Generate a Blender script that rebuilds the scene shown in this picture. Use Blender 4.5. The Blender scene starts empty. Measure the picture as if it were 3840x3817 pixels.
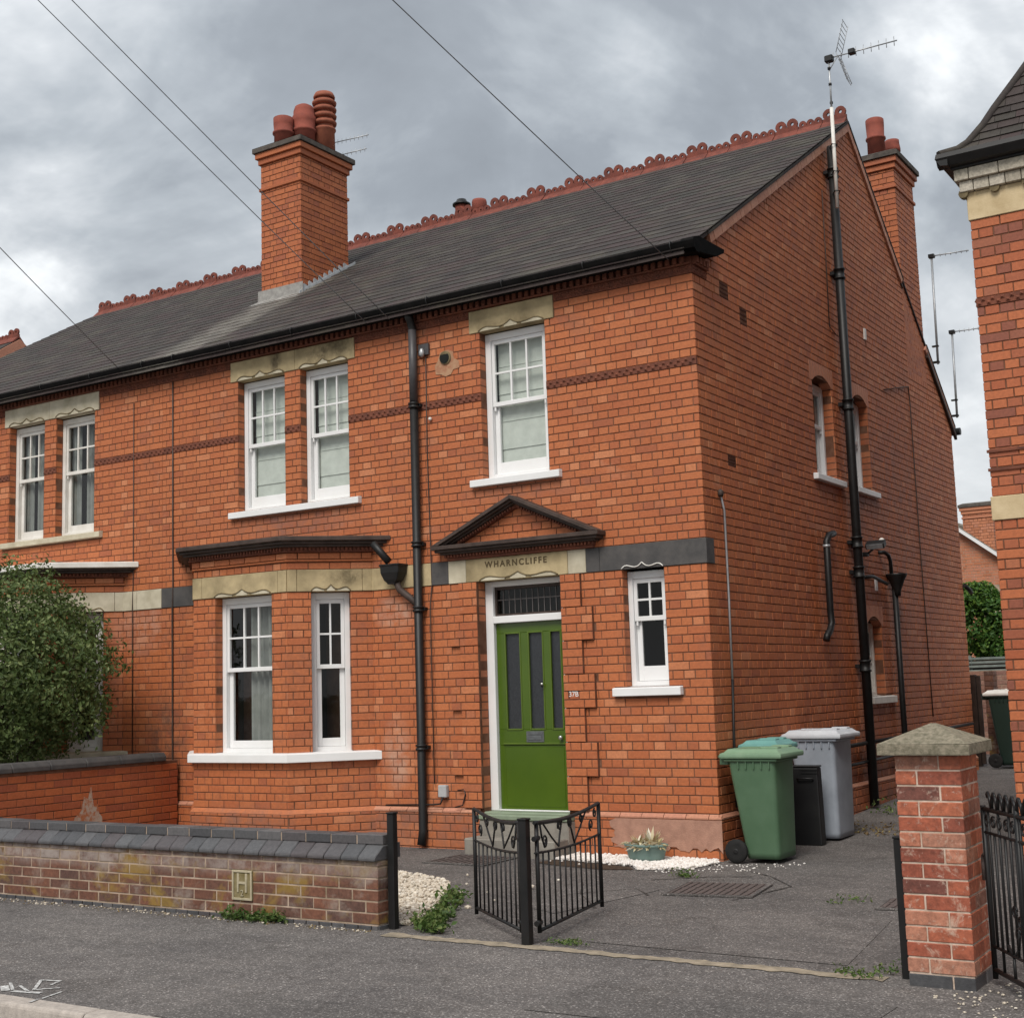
import bpy, bmesh, math, random
from mathutils import Vector, Matrix
random.seed(7)
R = random.random
def U(a, b): return a + (b - a) * random.random()
S = bpy.context.scene
COL = S.collection

# ------------------------------------------------------------------ camera
CAM = Vector((4.981, -11.0006, 1.534))
CR = Vector((0.84013, 0.54147, -0.03147)); CU = Vector((0.09797, -0.09443, 0.99070)); CF = Vector((-0.53346, 0.83540, 0.13239))
cd = bpy.data.cameras.new('camera'); cam = bpy.data.objects.new('camera', cd); COL.objects.link(cam)
cd.sensor_fit = 'HORIZONTAL'; cd.sensor_width = 36.0; cd.lens = 5031.5 / 3840 * 36
cd.clip_start = 0.05; cd.clip_end = 2000
cam.matrix_world = Matrix(((CR.x, CU.x, -CF.x, CAM.x), (CR.y, CU.y, -CF.y, CAM.y), (CR.z, CU.z, -CF.z, CAM.z), (0, 0, 0, 1)))
S.camera = cam
S.view_settings.view_transform = 'Standard'; S.view_settings.look = 'None'
S.view_settings.exposure = 1.0; S.view_settings.gamma = 1.0; S.view_settings.use_curve_mapping = False

# ------------------------------------------------------------------ overcast sky + sun
SUN_EL, SUN_AZ = math.radians(50), math.radians(170)      # azimuth from north (+Y), clockwise
w = bpy.data.worlds.new('World'); S.world = w; w.use_nodes = True
N, L = w.node_tree.nodes, w.node_tree.links
N.clear()
def nn(tree, t, **kw):
    n = tree.nodes.new(t)
    for k, v in kw.items(): setattr(n, k, v)
    return n
def math_(tree, op, a, b=None, clamp=False):
    n = tree.nodes.new('ShaderNodeMath'); n.operation = op; n.use_clamp = clamp
    for i, x in enumerate((a, b)):
        if x is None: continue
        if isinstance(x, (int, float)): n.inputs[i].default_value = x
        else: tree.links.new(x, n.inputs[i])
    return n.outputs[0]
def ramp(tree, fac, stops, interp='LINEAR'):
    n = tree.nodes.new('ShaderNodeValToRGB'); n.color_ramp.interpolation = interp
    e = n.color_ramp.elements
    while len(e) < len(stops): e.new(0.5)
    for q, (p, c) in zip(e, stops):
        q.position = p; q.color = tuple(c) + (1,) if len(c) == 3 else c
    tree.links.new(fac, n.inputs[0]); return n.outputs[0]
def noise(tree, vec, scale, detail=4, rough=0.55, dist=0.0):
    n = tree.nodes.new('ShaderNodeTexNoise'); n.inputs['Scale'].default_value = scale
    n.inputs['Detail'].default_value = detail; n.inputs['Roughness'].default_value = rough; n.inputs['Distortion'].default_value = dist
    if vec is not None: tree.links.new(vec, n.inputs['Vector'])
    return n.outputs['Fac']
def mix(tree, fac, a, b, mode='MIX'):
    n = tree.nodes.new('ShaderNodeMix'); n.data_type = 'RGBA'; n.blend_type = mode
    for s, x in ((0, fac), (6, a), (7, b)):
        if isinstance(x, (int, float)): n.inputs[s].default_value = x
        elif isinstance(x, (tuple, list)): n.inputs[s].default_value = tuple(x) + (1,)
        else: tree.links.new(x, n.inputs[s])
    return n.outputs[2]
T = w.node_tree
sky = nn(T, 'ShaderNodeTexSky', sky_type='NISHITA', sun_disc=False, sun_elevation=SUN_EL, sun_rotation=SUN_AZ, altitude=50, air_density=1.2, dust_density=3.0)
bg1 = nn(T, 'ShaderNodeBackground'); bg1.inputs['Strength'].default_value = 0.07
L.new(sky.outputs[0], bg1.inputs['Color'])
tc = nn(T, 'ShaderNodeTexCoord')
sx = nn(T, 'ShaderNodeSeparateXYZ'); L.new(tc.outputs['Generated'], sx.inputs[0])
zc = math_(T, 'ADD', math_(T, 'MAXIMUM', sx.outputs['Z'], 0.0), 0.42)
cx = nn(T, 'ShaderNodeCombineXYZ')
L.new(math_(T, 'DIVIDE', sx.outputs['X'], zc), cx.inputs[0]); L.new(math_(T, 'DIVIDE', sx.outputs['Y'], zc), cx.inputs[1])
n1 = noise(T, cx.outputs[0], 1.9, 6, 0.55, 0.5)
n2 = noise(T, cx.outputs[0], 5.5, 6, 0.6, 0.4)
cl = math_(T, 'ADD', math_(T, 'MULTIPLY', n1, 0.78), math_(T, 'MULTIPLY', n2, 0.22))
ccol = ramp(T, cl, [(0.34, (0.215, 0.235, 0.26)), (0.44, (0.27, 0.295, 0.325)), (0.50, (0.37, 0.40, 0.43)), (0.56, (0.52, 0.545, 0.57)), (0.63, (0.80, 0.82, 0.83))])
# pale haze low over the horizon, brighter cloud base overhead (overcast sky)
hz = math_(T, 'SUBTRACT', 1.0, math_(T, 'DIVIDE', math_(T, 'MAXIMUM', sx.outputs['Z'], 0.0), 0.36), clamp=True)
hzp = math_(T, 'MULTIPLY', math_(T, 'POWER', hz, 1.6), 0.95)
ccol = mix(T, hzp, ccol, (0.90, 0.915, 0.925))
ov = math_(T, 'ADD', 0.80, math_(T, 'MULTIPLY', math_(T, 'MAXIMUM', sx.outputs['Z'], 0.0), 0.75))
bg2 = nn(T, 'ShaderNodeBackground'); L.new(ccol, bg2.inputs['Color']); L.new(math_(T, 'MULTIPLY', ov, 0.66), bg2.inputs['Strength'])
ms = nn(T, 'ShaderNodeMixShader'); ms.inputs[0].default_value = 0.94
L.new(bg1.outputs[0], ms.inputs[1]); L.new(bg2.outputs[0], ms.inputs[2])
wo = nn(T, 'ShaderNodeOutputWorld'); L.new(ms.outputs[0], wo.inputs[0])
sd = bpy.data.lights.new('sun', 'SUN'); sun = bpy.data.objects.new('sun', sd); COL.objects.link(sun)
sd.energy = 1.5; sd.angle = math.radians(28); sd.color = (1.0, 0.95, 0.88)
sdir = Vector((math.sin(SUN_AZ) * math.cos(SUN_EL), math.cos(SUN_AZ) * math.cos(SUN_EL), math.sin(SUN_EL)))
sun.rotation_euler = sdir.to_track_quat('Z', 'Y').to_euler(); sun.location = (-4, -20, 25)

# ------------------------------------------------------------------ materials
MATS = {}
def newmat(name, rough=0.7, spec=0.3, metal=0.0):
    m = bpy.data.materials.new(name); m.use_nodes = True
    b = m.node_tree.nodes['Principled BSDF']
    b.inputs['Roughness'].default_value = rough; b.inputs['Specular IOR Level'].default_value = spec; b.inputs['Metallic'].default_value = metal
    MATS[name] = m
    return m, m.node_tree, b
def gpos(t):
    return nn(t, 'ShaderNodeNewGeometry').outputs['Position']
def randfac(t):
    a = nn(t, 'ShaderNodeNewGeometry').outputs['Random Per Island']; b = nn(t, 'ShaderNodeObjectInfo').outputs['Random']
    return math_(t, 'FRACT', math_(t, 'ADD', a, math_(t, 'MULTIPLY', b, 7.31)))
def bump(t, b, h, strength, dist=0.01):
    n = nn(t, 'ShaderNodeBump'); n.inputs['Strength'].default_value = strength; n.inputs['Distance'].default_value = dist
    t.links.new(h, n.inputs['Height']); t.links.new(n.outputs[0], b.inputs['Normal'])
def plain(name, c1, c2=None, scale=6.0, rough=0.6, spec=0.3, bumps=0.0, bscale=60, metal=0.0, detail=5, lo=0.35, hi=0.68, spots=()):
    m, t, b = newmat(name, rough, spec, metal)
    p = gpos(t)
    if c2 is None: c2 = tuple(x * 0.8 for x in c1)
    f = noise(t, p, scale, detail, 0.6)
    c = ramp(t, f, [(lo, c1), (hi, c2)])
    for (sc_, sr, scol, sa) in spots: c = mix(t, spotmask(t, p, sc_, sr, sa, 4.0), c, scol)
    t.links.new(c, b.inputs['Base Color'])
    if bumps: bump(t, b, noise(t, p, bscale, 4, 0.6), bumps, 0.006)
    return m
def spotmask(t, p, c, r, amt, sc=5.0):
    d = nn(t, 'ShaderNodeVectorMath', operation='SUBTRACT'); t.links.new(p, d.inputs[0]); d.inputs[1].default_value = c
    q = nn(t, 'ShaderNodeVectorMath', operation='MULTIPLY'); t.links.new(d.outputs[0], q.inputs[0]); q.inputs[1].default_value = (1 / r[0], 1 / r[1], 1 / r[2])
    l = nn(t, 'ShaderNodeVectorMath', operation='LENGTH'); t.links.new(q.outputs[0], l.inputs[0])
    k = math_(t, 'MULTIPLY', math_(t, 'SUBTRACT', 1.0, l.outputs['Value']), 1.6, clamp=True)
    return math_(t, 'MULTIPLY', k, ramp(t, noise(t, p, sc, 5, 0.75), [(0.36, (0, 0, 0)), (0.62, (amt,) * 3)]))
def bricky(name, stops, mott=0.35, rough=0.88, patch=None, bumps=0.5, grime=None, spots=()):
    m, t, b = newmat(name, rough * 0.72, 0.38)
    p = gpos(t); c = ramp(t, randfac(t), stops)
    n = noise(t, p, 38, 5, 0.65)
    c = mix(t, mott, c, ramp(t, n, [(0.3, (0.45, 0.42, 0.40)), (0.7, (1.35, 1.3, 1.25))]), 'MULTIPLY')
    big = noise(t, p, 0.9, 4, 0.6)
    c = mix(t, 0.30, c, ramp(t, big, [(0.35, (0.80, 0.74, 0.72)), (0.65, (1.12, 1.10, 1.05))]), 'MULTIPLY')
    if grime:
        g = noise(t, p, grime[0], 5, 0.7, 0.4)
        c = mix(t, ramp(t, g, [(grime[1], (0, 0, 0)), (grime[2], (grime[4],) * 3)]), c, grime[3])
    if patch:
        for (sc, lo, hi, col, amt) in patch:
            g = noise(t, p, sc, 5, 0.7, 0.5)
            c = mix(t, ramp(t, g, [(lo, (0, 0, 0)), (hi, (amt,) * 3)]), c, col)
    for (sc_, sr, scol, sa) in spots: c = mix(t, spotmask(t, p, sc_, sr, sa), c, scol)
    t.links.new(c, b.inputs['Base Color'])
    bump(t, b, noise(t, p, 130, 4, 0.7), bumps, 0.004)
    return m
BRICK = bricky('orange_red_brick', [(0.0, (0.405, 0.120, 0.044)), (0.2, (0.44, 0.138, 0.051)), (0.45, (0.465, 0.151, 0.057)), (0.68, (0.435, 0.133, 0.050)), (0.86, (0.40, 0.118, 0.046)), (0.92, (0.345, 0.105, 0.047)), (0.95, (0.53, 0.205, 0.095)), (1.0, (0.50, 0.178, 0.075))],
               grime=(1.9, 0.545, 0.76, (0.20, 0.088, 0.060), 0.55), patch=[(2.7, 0.60, 0.76, (0.52, 0.26, 0.16), 0.45), (14.0, 0.60, 0.74, (0.26, 0.10, 0.06), 0.4)], spots=[((-6.88, 0, 1.0), (.42, .5, .75), (0.075, 0.045, 0.036), .85), ((-3.50, 0, 2.34), (.32, .3, .22), (0.50, 0.36, 0.28), .6), ((-3.52, 0, .9), (.22, .3, .45), (0.50, 0.36, 0.28), .6), ((-7.3, 0, 2.40), (.55, .3, .38), (0.50, 0.33, 0.26), .5), ((-4.9, 0, 3.40), (1.2, .3, .22), (0.22, 0.11, 0.085), .7), ((-2.0, 0, 3.47), (.8, .3, .16), (0.22, 0.11, 0.085), .55), ((-3.1, 0, .2), (1.6, .4, .32), (0.24, 0.12, 0.085), .7), ((-5.1, -.66, .2), (1.2, .4, .3), (0.22, 0.12, 0.09), .7), ((0, 4.0, .4), (.4, 3.5, .7), (0.15, 0.075, 0.055), .7), ((0, 6.0, 3.2), (.3, 3.5, 2.6), (0.20, 0.095, 0.075), .45)])  # dark spots below the upper sills put soot and sill shadow into the brick colour
SIDEB = BRICK
CHIMB = bricky('chimney_brick', [(0.0, (0.36, 0.105, 0.042)), (0.4, (0.46, 0.145, 0.055)), (0.75, (0.41, 0.125, 0.050)), (1.0, (0.33, 0.10, 0.05))], grime=(3.0, 0.55, 0.8, (0.12, 0.06, 0.05), 0.6))
RHB = bricky('neighbour_brick', [(0.0, (0.36, 0.098, 0.040)), (0.35, (0.46, 0.142, 0.055)), (0.6, (0.41, 0.120, 0.048)), (0.78, (0.28, 0.085, 0.045)), (0.9, (0.23, 0.078, 0.05)), (1.0, (0.50, 0.17, 0.07))], grime=(5.0, 0.58, 0.8, (0.13, 0.06, 0.05), 0.5))
MORT = plain('dark_lime_mortar', (0.125, 0.056, 0.034), (0.19, 0.098, 0.064), 9, 0.95, 0.1, 0.5, 200)
GWALLB = bricky('purple_brown_brick', [(0.0, (0.125, 0.058, 0.040)), (0.4, (0.185, 0.080, 0.050)), (0.7, (0.150, 0.072, 0.050)), (1.0, (0.105, 0.058, 0.047))], mott=0.7,
                patch=[(1.8, 0.505, 0.60, (0.27, 0.175, 0.03), 0.68), (4.0, 0.55, 0.70, (0.31, 0.26, 0.22), 0.6), (11.0, 0.60, 0.72, (0.09, 0.06, 0.045), 0.5)], spots=[((-2.4, -3.9, .40), (3.2, .3, .13), (0.33, 0.28, 0.25), .75), ((-5.0, -3.9, .40), (2.6, .3, .15), (0.33, 0.28, 0.25), .8)])
PALEM = plain('pale_mortar', (0.48, 0.37, 0.29), (0.24, 0.18, 0.12), 7, 0.95, 0.1, 0.6, 150)
BLUEB = bricky('blue_brick', [(0.0, (0.060, 0.062, 0.068)), (0.5, (0.092, 0.094, 0.100)), (0.8, (0.075, 0.066, 0.070)), (1.0, (0.12, 0.12, 0.125))], mott=0.5, rough=0.6)
BWALLB = bricky('boundary_wall_brick', [(0.0, (0.37, 0.095, 0.035)), (0.5, (0.46, 0.128, 0.045)), (1.0, (0.31, 0.082, 0.04))])
PILB = bricky('reclaimed_brick', [(0.0, (0.35, 0.100, 0.055)), (0.3, (0.41, 0.128, 0.070)), (0.5, (0.30, 0.085, 0.05)), (0.62, (0.19, 0.060, 0.040)), (0.76, (0.155, 0.065, 0.052)), (0.86, (0.42, 0.20, 0.135)), (1.0, (0.43, 0.14, 0.075))], mott=0.75,
              patch=[(8.0, 0.57, 0.67, (0.60, 0.46, 0.36), 0.65), (30.0, 0.59, 0.70, (0.60, 0.48, 0.40), 0.5)])
PILM = plain('cream_mortar', (0.64, 0.51, 0.42), (0.40, 0.30, 0.23), 14, 0.95, 0.1, 0.6, 150)
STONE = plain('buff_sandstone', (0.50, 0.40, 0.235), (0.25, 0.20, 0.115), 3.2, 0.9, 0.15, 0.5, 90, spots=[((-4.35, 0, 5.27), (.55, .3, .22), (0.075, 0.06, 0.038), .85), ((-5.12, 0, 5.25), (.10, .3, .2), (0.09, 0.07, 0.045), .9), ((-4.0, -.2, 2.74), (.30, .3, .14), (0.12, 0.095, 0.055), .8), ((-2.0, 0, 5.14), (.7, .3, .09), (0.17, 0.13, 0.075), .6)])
STONE2 = plain('cream_painted_stone', (0.58, 0.53, 0.41), (0.38, 0.335, 0.24), 4, 0.85, 0.15, 0.4, 90)
STONED = plain('dark_stone_and_line_shade', (0.22, 0.175, 0.10), (0.12, 0.095, 0.055), 8, 0.9, 0.1, 0.4, 90)  # dark tone; on the carved mouldings it paints in the incised line's shadow
DSTONE = plain('dark_grey_painted_stone', (0.060, 0.058, 0.058), (0.095, 0.088, 0.084), 7, 0.7, 0.25, 0.3, 90)
TERRA = plain('dark_moulded_terracotta', (0.20, 0.070, 0.042), (0.115, 0.046, 0.032), 9, 0.85, 0.2, 0.4, 120)
BROWNP = plain('dark_brown_painted_moulding', (0.040, 0.027, 0.022), (0.075, 0.052, 0.043), 8, 0.6, 0.3, 0.2, 80)
WHITE = plain('white_gloss_paint', (0.76, 0.76, 0.76), (0.71, 0.71, 0.70), 3, 0.45, 0.35)
CREAMW = plain('weathered_white_paint', (0.72, 0.70, 0.66), (0.60, 0.57, 0.52), 6, 0.6, 0.3)
SLATE_C = [(0.0, (0.038, 0.032, 0.030)), (0.3, (0.050, 0.041, 0.038)), (0.55, (0.054, 0.038, 0.037)), (0.8, (0.044, 0.040, 0.035)), (1.0, (0.066, 0.056, 0.050))]
def slate(name, stain=False):
    m, t, b = newmat(name, 0.78, 0.22)
    p = gpos(t); c = ramp(t, randfac(t), SLATE_C)
    c = mix(t, 0.5, c, ramp(t, noise(t, p, 22, 5, 0.7), [(0.3, (0.6, 0.6, 0.6)), (0.7, (1.35, 1.35, 1.35))]), 'MULTIPLY')
    c = mix(t, ramp(t, noise(t, p, 1.6, 5, 0.7), [(0.50, (0, 0, 0)), (0.70, (0.55,) * 3)]), c, (0.090, 0.082, 0.060))
    if stain:      # pale lime wash run-off below the chimney flashing
        s = nn(t, 'ShaderNodeSeparateXYZ'); t.links.new(p, s.inputs[0])
        wob = math_(t, 'MULTIPLY', math_(t, 'SUBTRACT', noise(t, p, 2.2, 4), 0.5), 0.55)
        xx = math_(t, 'ADD', s.outputs['X'], wob)
        a = math_(t, 'MULTIPLY', math_(t, 'ADD', xx, 7.55), 1.9, clamp=True)
        bb = math_(t, 'MULTIPLY', math_(t, 'SUBTRACT', -6.38, xx), 5.0, clamp=True)
        cc = math_(t, 'MULTIPLY', math_(t, 'SUBTRACT', 2.85, s.outputs['Y']), 4.0, clamp=True)
        mk = math_(t, 'MULTIPLY', math_(t, 'MULTIPLY', a, bb), cc)
        mk = math_(t, 'MULTIPLY', mk, ramp(t, noise(t, p, 5, 5, 0.7), [(0.30, (0.22,) * 3), (0.65, (0.75,) * 3)]))
        c = mix(t, mk, c, (0.20, 0.185, 0.16))
    t.links.new(c, b.inputs['Base Color'])
    bump(t, b, noise(t, p, 70, 4, 0.7), 0.35, 0.004)
    return m
SLATE = slate('blue_grey_slate', True); SLATE2 = slate('dark_slate')
RIDGE = plain('terracotta_ridge', (0.215, 0.066, 0.047), (0.115, 0.042, 0.034), 10, 0.85, 0.2, 0.4, 120)
POT = plain('terracotta_pot', (0.27, 0.075, 0.052), (0.19, 0.058, 0.044), 8, 0.8, 0.2, 0.3, 90)
POT2 = plain('orange_clay_pot', (0.34, 0.118, 0.070), (0.22, 0.075, 0.05), 8, 0.8, 0.2, 0.3, 90)
VERGE = bricky('verge_brick', [(0.0, (0.44, 0.20, 0.125)), (0.5, (0.52, 0.26, 0.17)), (1.0, (0.46, 0.21, 0.14))])
BLACK = plain('black_gloss_iron', (0.008, 0.008, 0.008), (0.014, 0.013, 0.013), 9, 0.48, 0.35)
BLACKG = plain('matt_black_gutter', (0.006, 0.006, 0.006), (0.011, 0.010, 0.010), 9, 0.85, 0.04)
BLACKM = plain('black_plastic', (0.008, 0.008, 0.009), (0.013, 0.013, 0.013), 5, 0.5, 0.4)
GREYP = plain('grey_faded_pipe_paint', (0.05, 0.047, 0.050), (0.075, 0.07, 0.072), 6, 0.45, 0.4)
LEAD = plain('white_grey_flashing', (0.50, 0.52, 0.54), (0.36, 0.37, 0.38), 12, 0.6, 0.3)
DOOR = plain('moss_green_gloss_paint', (0.063, 0.112, 0.005), (0.050, 0.094, 0.004), 2.5, 0.22, 0.5)
DOORL = plain('green_paint_moulding', (0.085, 0.135, 0.012), (0.07, 0.115, 0.01), 3, 0.25, 0.5)
CHROME = plain('worn_chrome', (0.55, 0.55, 0.52), (0.40, 0.40, 0.38), 20, 0.25, 0.5, metal=0.9)
PEWTER = plain('grey_letter_plate', (0.15, 0.16, 0.165), (0.10, 0.105, 0.11), 30, 0.35, 0.5, metal=0.4)
ASPH_W = None
def asphalt(name, lo, hi, stainc=None):
    m, t, b = newmat(name, 0.9, 0.25)
    p = gpos(t)
    v = nn(t, 'ShaderNodeTexVoronoi'); v.inputs['Scale'].default_value = 125; t.links.new(p, v.inputs['Vector'])
    sp = nn(t, 'ShaderNodeSeparateColor'); t.links.new(v.outputs['Color'], sp.inputs[0])
    c = ramp(t, sp.outputs[0], [(0.0, lo), (0.62, tuple((a + b2) / 2 for a, b2 in zip(lo, hi))), (0.86, hi), (0.94, tuple(x * 1.35 for x in hi)), (1.0, tuple(x * 2.3 for x in hi))])
    c = mix(t, 0.6, c, ramp(t, noise(t, p, 9, 6, 0.7), [(0.3, (0.78,) * 3), (0.7, (1.22,) * 3)]), 'MULTIPLY')
    c = mix(t, 0.8, c, ramp(t, noise(t, p, 0.9, 5, 0.65, 0.3), [(0.33, (0.78, 0.78, 0.79)), (0.66, (1.18, 1.16, 1.14))]), 'MULTIPLY')
    c = mix(t, 0.8, c, ramp(t, noise(t, p, 2.6, 6, 0.75, 0.8), [(0.36, (0.74, 0.73, 0.72)), (0.46, (1, 1, 1)), (0.60, (1.0, 1.0, 1.0)), (0.70, (1.22, 1.19, 1.14))]), 'MULTIPLY')
    st2 = nn(t, 'ShaderNodeMapping'); st2.inputs['Scale'].default_value = (0.35, 2.4, 1); t.links.new(p, st2.inputs['Vector'])
    c = mix(t, 0.55, c, ramp(t, noise(t, st2.outputs[0], 1.3, 5, 0.7), [(0.35, (0.80, 0.80, 0.80)), (0.65, (1.18, 1.17, 1.15))]), 'MULTIPLY')
    t.links.new(c, b.inputs['Base Color'])
    bump(t, b, v.outputs['Distance'], 0.5, 0.006)
    return m
PAVE = asphalt('weathered_asphalt', (0.088, 0.081, 0.078), (0.168, 0.156, 0.149))
DRIVE = asphalt('drive_asphalt', (0.078, 0.071, 0.068), (0.150, 0.138, 0.131))
ROADM = asphalt('road_asphalt', (0.125, 0.118, 0.113), (0.215, 0.203, 0.195))
KERB = plain('granite_kerb', (0.44, 0.39, 0.345), (0.31, 0.275, 0.245), 22, 0.85, 0.2, 0.5, 120)
SAND = plain('sandy_edging', (0.36, 0.30, 0.225), (0.20, 0.17, 0.13), 11, 0.95, 0.1, 0.7, 90)
PAINTM = plain('worn_white_road_paint', (0.66, 0.66, 0.64), (0.16, 0.15, 0.145), 40, 0.7, 0.2)
CONC = plain('mossy_concrete', (0.27, 0.235, 0.175), (0.125, 0.115, 0.08), 40, 0.95, 0.15, 0.9, 110)
REND = plain('pinkish_cement_render', (0.42, 0.235, 0.17), (0.31, 0.17, 0.125), 10, 0.95, 0.1, 0.8, 80)
STEPS = plain('grey_painted_step', (0.27, 0.25, 0.215), (0.17, 0.155, 0.135), 6, 0.8, 0.2, 0.3, 90)
STEPG = plain('greenish_painted_step', (0.22, 0.27, 0.19), (0.18, 0.22, 0.155), 6, 0.6, 0.3)
RUST = plain('rusty_iron_cover', (0.125, 0.098, 0.090), (0.085, 0.070, 0.066), 18, 0.85, 0.2, 0.6, 120)
BING = plain('green_bin_plastic', (0.064, 0.122, 0.066), (0.085, 0.148, 0.086), 4.5, 0.48, 0.4, 0.08, 30, lo=0.4, hi=0.75)
BINGL = plain('faded_green_lid_plastic', (0.19, 0.29, 0.185), (0.14, 0.235, 0.145), 5, 0.45, 0.4)
BINT = plain('teal_lid_plastic', (0.15, 0.34, 0.31), (0.12, 0.28, 0.26), 5, 0.45, 0.4)
BINW = plain('grey_bin_plastic', (0.30, 0.33, 0.375), (0.235, 0.26, 0.295), 5, 0.45, 0.4)
BINWL = plain('pale_grey_lid_plastic', (0.55, 0.57, 0.60), (0.45, 0.47, 0.50), 4, 0.45, 0.4)
RUBBER = plain('black_rubber', (0.014, 0.014, 0.014), (0.022, 0.021, 0.020), 20, 0.8, 0.2)
ALU = plain('weathered_aluminium', (0.45, 0.46, 0.47), (0.33, 0.34, 0.35), 20, 0.45, 0.5, metal=0.5)
WIRE = plain('grey_wire_sheath', (0.11, 0.115, 0.12), (0.09, 0.095, 0.10), 3, 0.6, 0.3)
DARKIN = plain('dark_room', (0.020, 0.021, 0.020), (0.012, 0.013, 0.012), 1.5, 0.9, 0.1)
BLIND = plain('off_white_blind_fabric', (0.60, 0.63, 0.585), (0.50, 0.53, 0.49), 9, 0.9, 0.1)
CURT = plain('grey_curtain_fabric', (0.27, 0.28, 0.265), (0.19, 0.20, 0.19), 5, 0.9, 0.1)
def glass(name, spec, tint):
    m = bpy.data.materials.new(name); m.use_nodes = True; t = m.node_tree; t.nodes.clear()
    tr = nn(t, 'ShaderNodeBsdfTransparent'); tr.inputs[0].default_value = tuple(tint) + (1,)
    gl = nn(t, 'ShaderNodeBsdfGlossy'); gl.inputs['Roughness'].default_value = 0.03
    lw = nn(t, 'ShaderNodeLayerWeight'); fz = math_(t, 'ADD', (spec - 1) ** 2 / (spec + 1) ** 2 * 1.1, math_(t, 'MULTIPLY', math_(t, 'POWER', lw.outputs['Facing'], 4.5), 0.9), clamp=True)
    nb = nn(t, 'ShaderNodeBump'); nb.inputs['Strength'].default_value = 0.03; nb.inputs['Distance'].default_value = 0.02
    t.links.new(noise(t, gpos(t), 5, 2), nb.inputs['Height']); t.links.new(nb.outputs[0], gl.inputs['Normal'])
    mx = nn(t, 'ShaderNodeMixShader'); o = nn(t, 'ShaderNodeOutputMaterial')
    t.links.new(fz, mx.inputs[0]); t.links.new(tr.outputs[0], mx.inputs[1]); t.links.new(gl.outputs[0], mx.inputs[2]); t.links.new(mx.outputs[0], o.inputs[0])
    return m
GLASS = glass('window_glass', 1.48, (0.9, 0.92, 0.91)); GLASSD = glass('old_window_glass', 1.38, (0.45, 0.48, 0.46))
OBSC = plain('obscure_glass', (0.018, 0.020, 0.023), (0.034, 0.037, 0.042), 60, 0.28, 0.5, 0.35, 150)
def leafm(name, stops, transl=0.25):
    m, t, b = newmat(name, 0.55, 0.35)
    c = ramp(t, randfac(t), stops)
    t.links.new(c, b.inputs['Base Color'])
    tl = nn(t, 'ShaderNodeBsdfTranslucent'); t.links.new(c, tl.inputs[0])
    mx = nn(t, 'ShaderNodeMixShader'); mx.inputs[0].default_value = transl
    o = t.nodes['Material Output']; t.links.new(b.outputs[0], mx.inputs[1]); t.links.new(tl.outputs[0], mx.inputs[2]); t.links.new(mx.outputs[0], o.inputs[0])
    return m
LEAFB = leafm('shrub_leaf', [(0, (0.045, 0.075, 0.018)), (0.5, (0.085, 0.128, 0.034)), (0.85, (0.14, 0.185, 0.06)), (1, (0.21, 0.25, 0.10))])
LEAFT = leafm('tree_leaf', [(0, (0.030, 0.085, 0.014)), (0.6, (0.06, 0.14, 0.02)), (1, (0.13, 0.22, 0.03))])
LEAFW = leafm('weed_leaf', [(0, (0.045, 0.09, 0.02)), (0.6, (0.085, 0.14, 0.03)), (1, (0.17, 0.20, 0.07))])
DRYL = leafm('dried_plant', [(0, (0.50, 0.42, 0.22)), (0.4, (0.70, 0.64, 0.45)), (0.66, (0.34, 0.20, 0.09)), (0.72, (0.72, 0.68, 0.50)), (1, (0.80, 0.78, 0.68))])
LITTER = leafm('dry_leaf_litter', [(0, (0.22, 0.15, 0.06)), (0.5, (0.14, 0.09, 0.04)), (1, (0.30, 0.24, 0.10))])
BARK = plain('bark', (0.075, 0.058, 0.042), (0.045, 0.034, 0.025), 14, 0.9, 0.1, 0.8, 60)
WPEB = bricky('white_pebble', [(0.0, (0.80, 0.78, 0.75)), (0.7, (0.74, 0.71, 0.68)), (1.0, (0.60, 0.55, 0.50))], mott=0.2)
BPEB = bricky('buff_pebble', [(0.0, (0.62, 0.56, 0.46)), (0.5, (0.50, 0.44, 0.36)), (0.8, (0.70, 0.66, 0.58)), (1.0, (0.32, 0.28, 0.22))], mott=0.3)
PLANTER = plain('grey_green_planter', (0.155, 0.225, 0.205), (0.12, 0.18, 0.16), 8, 0.6, 0.3, 0.3, 60)
SOIL = plain('dark_soil', (0.05, 0.036, 0.026), (0.085, 0.06, 0.045), 30, 0.95, 0.1, 0.8, 60)
WOODD = plain('dark_stained_timber', (0.028, 0.018, 0.014), (0.045, 0.03, 0.024), 10, 0.7, 0.25)
WOODG = plain('weathered_grey_timber', (0.22, 0.25, 0.23), (0.15, 0.175, 0.16), 8, 0.85, 0.2, 0.4, 60)

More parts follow.
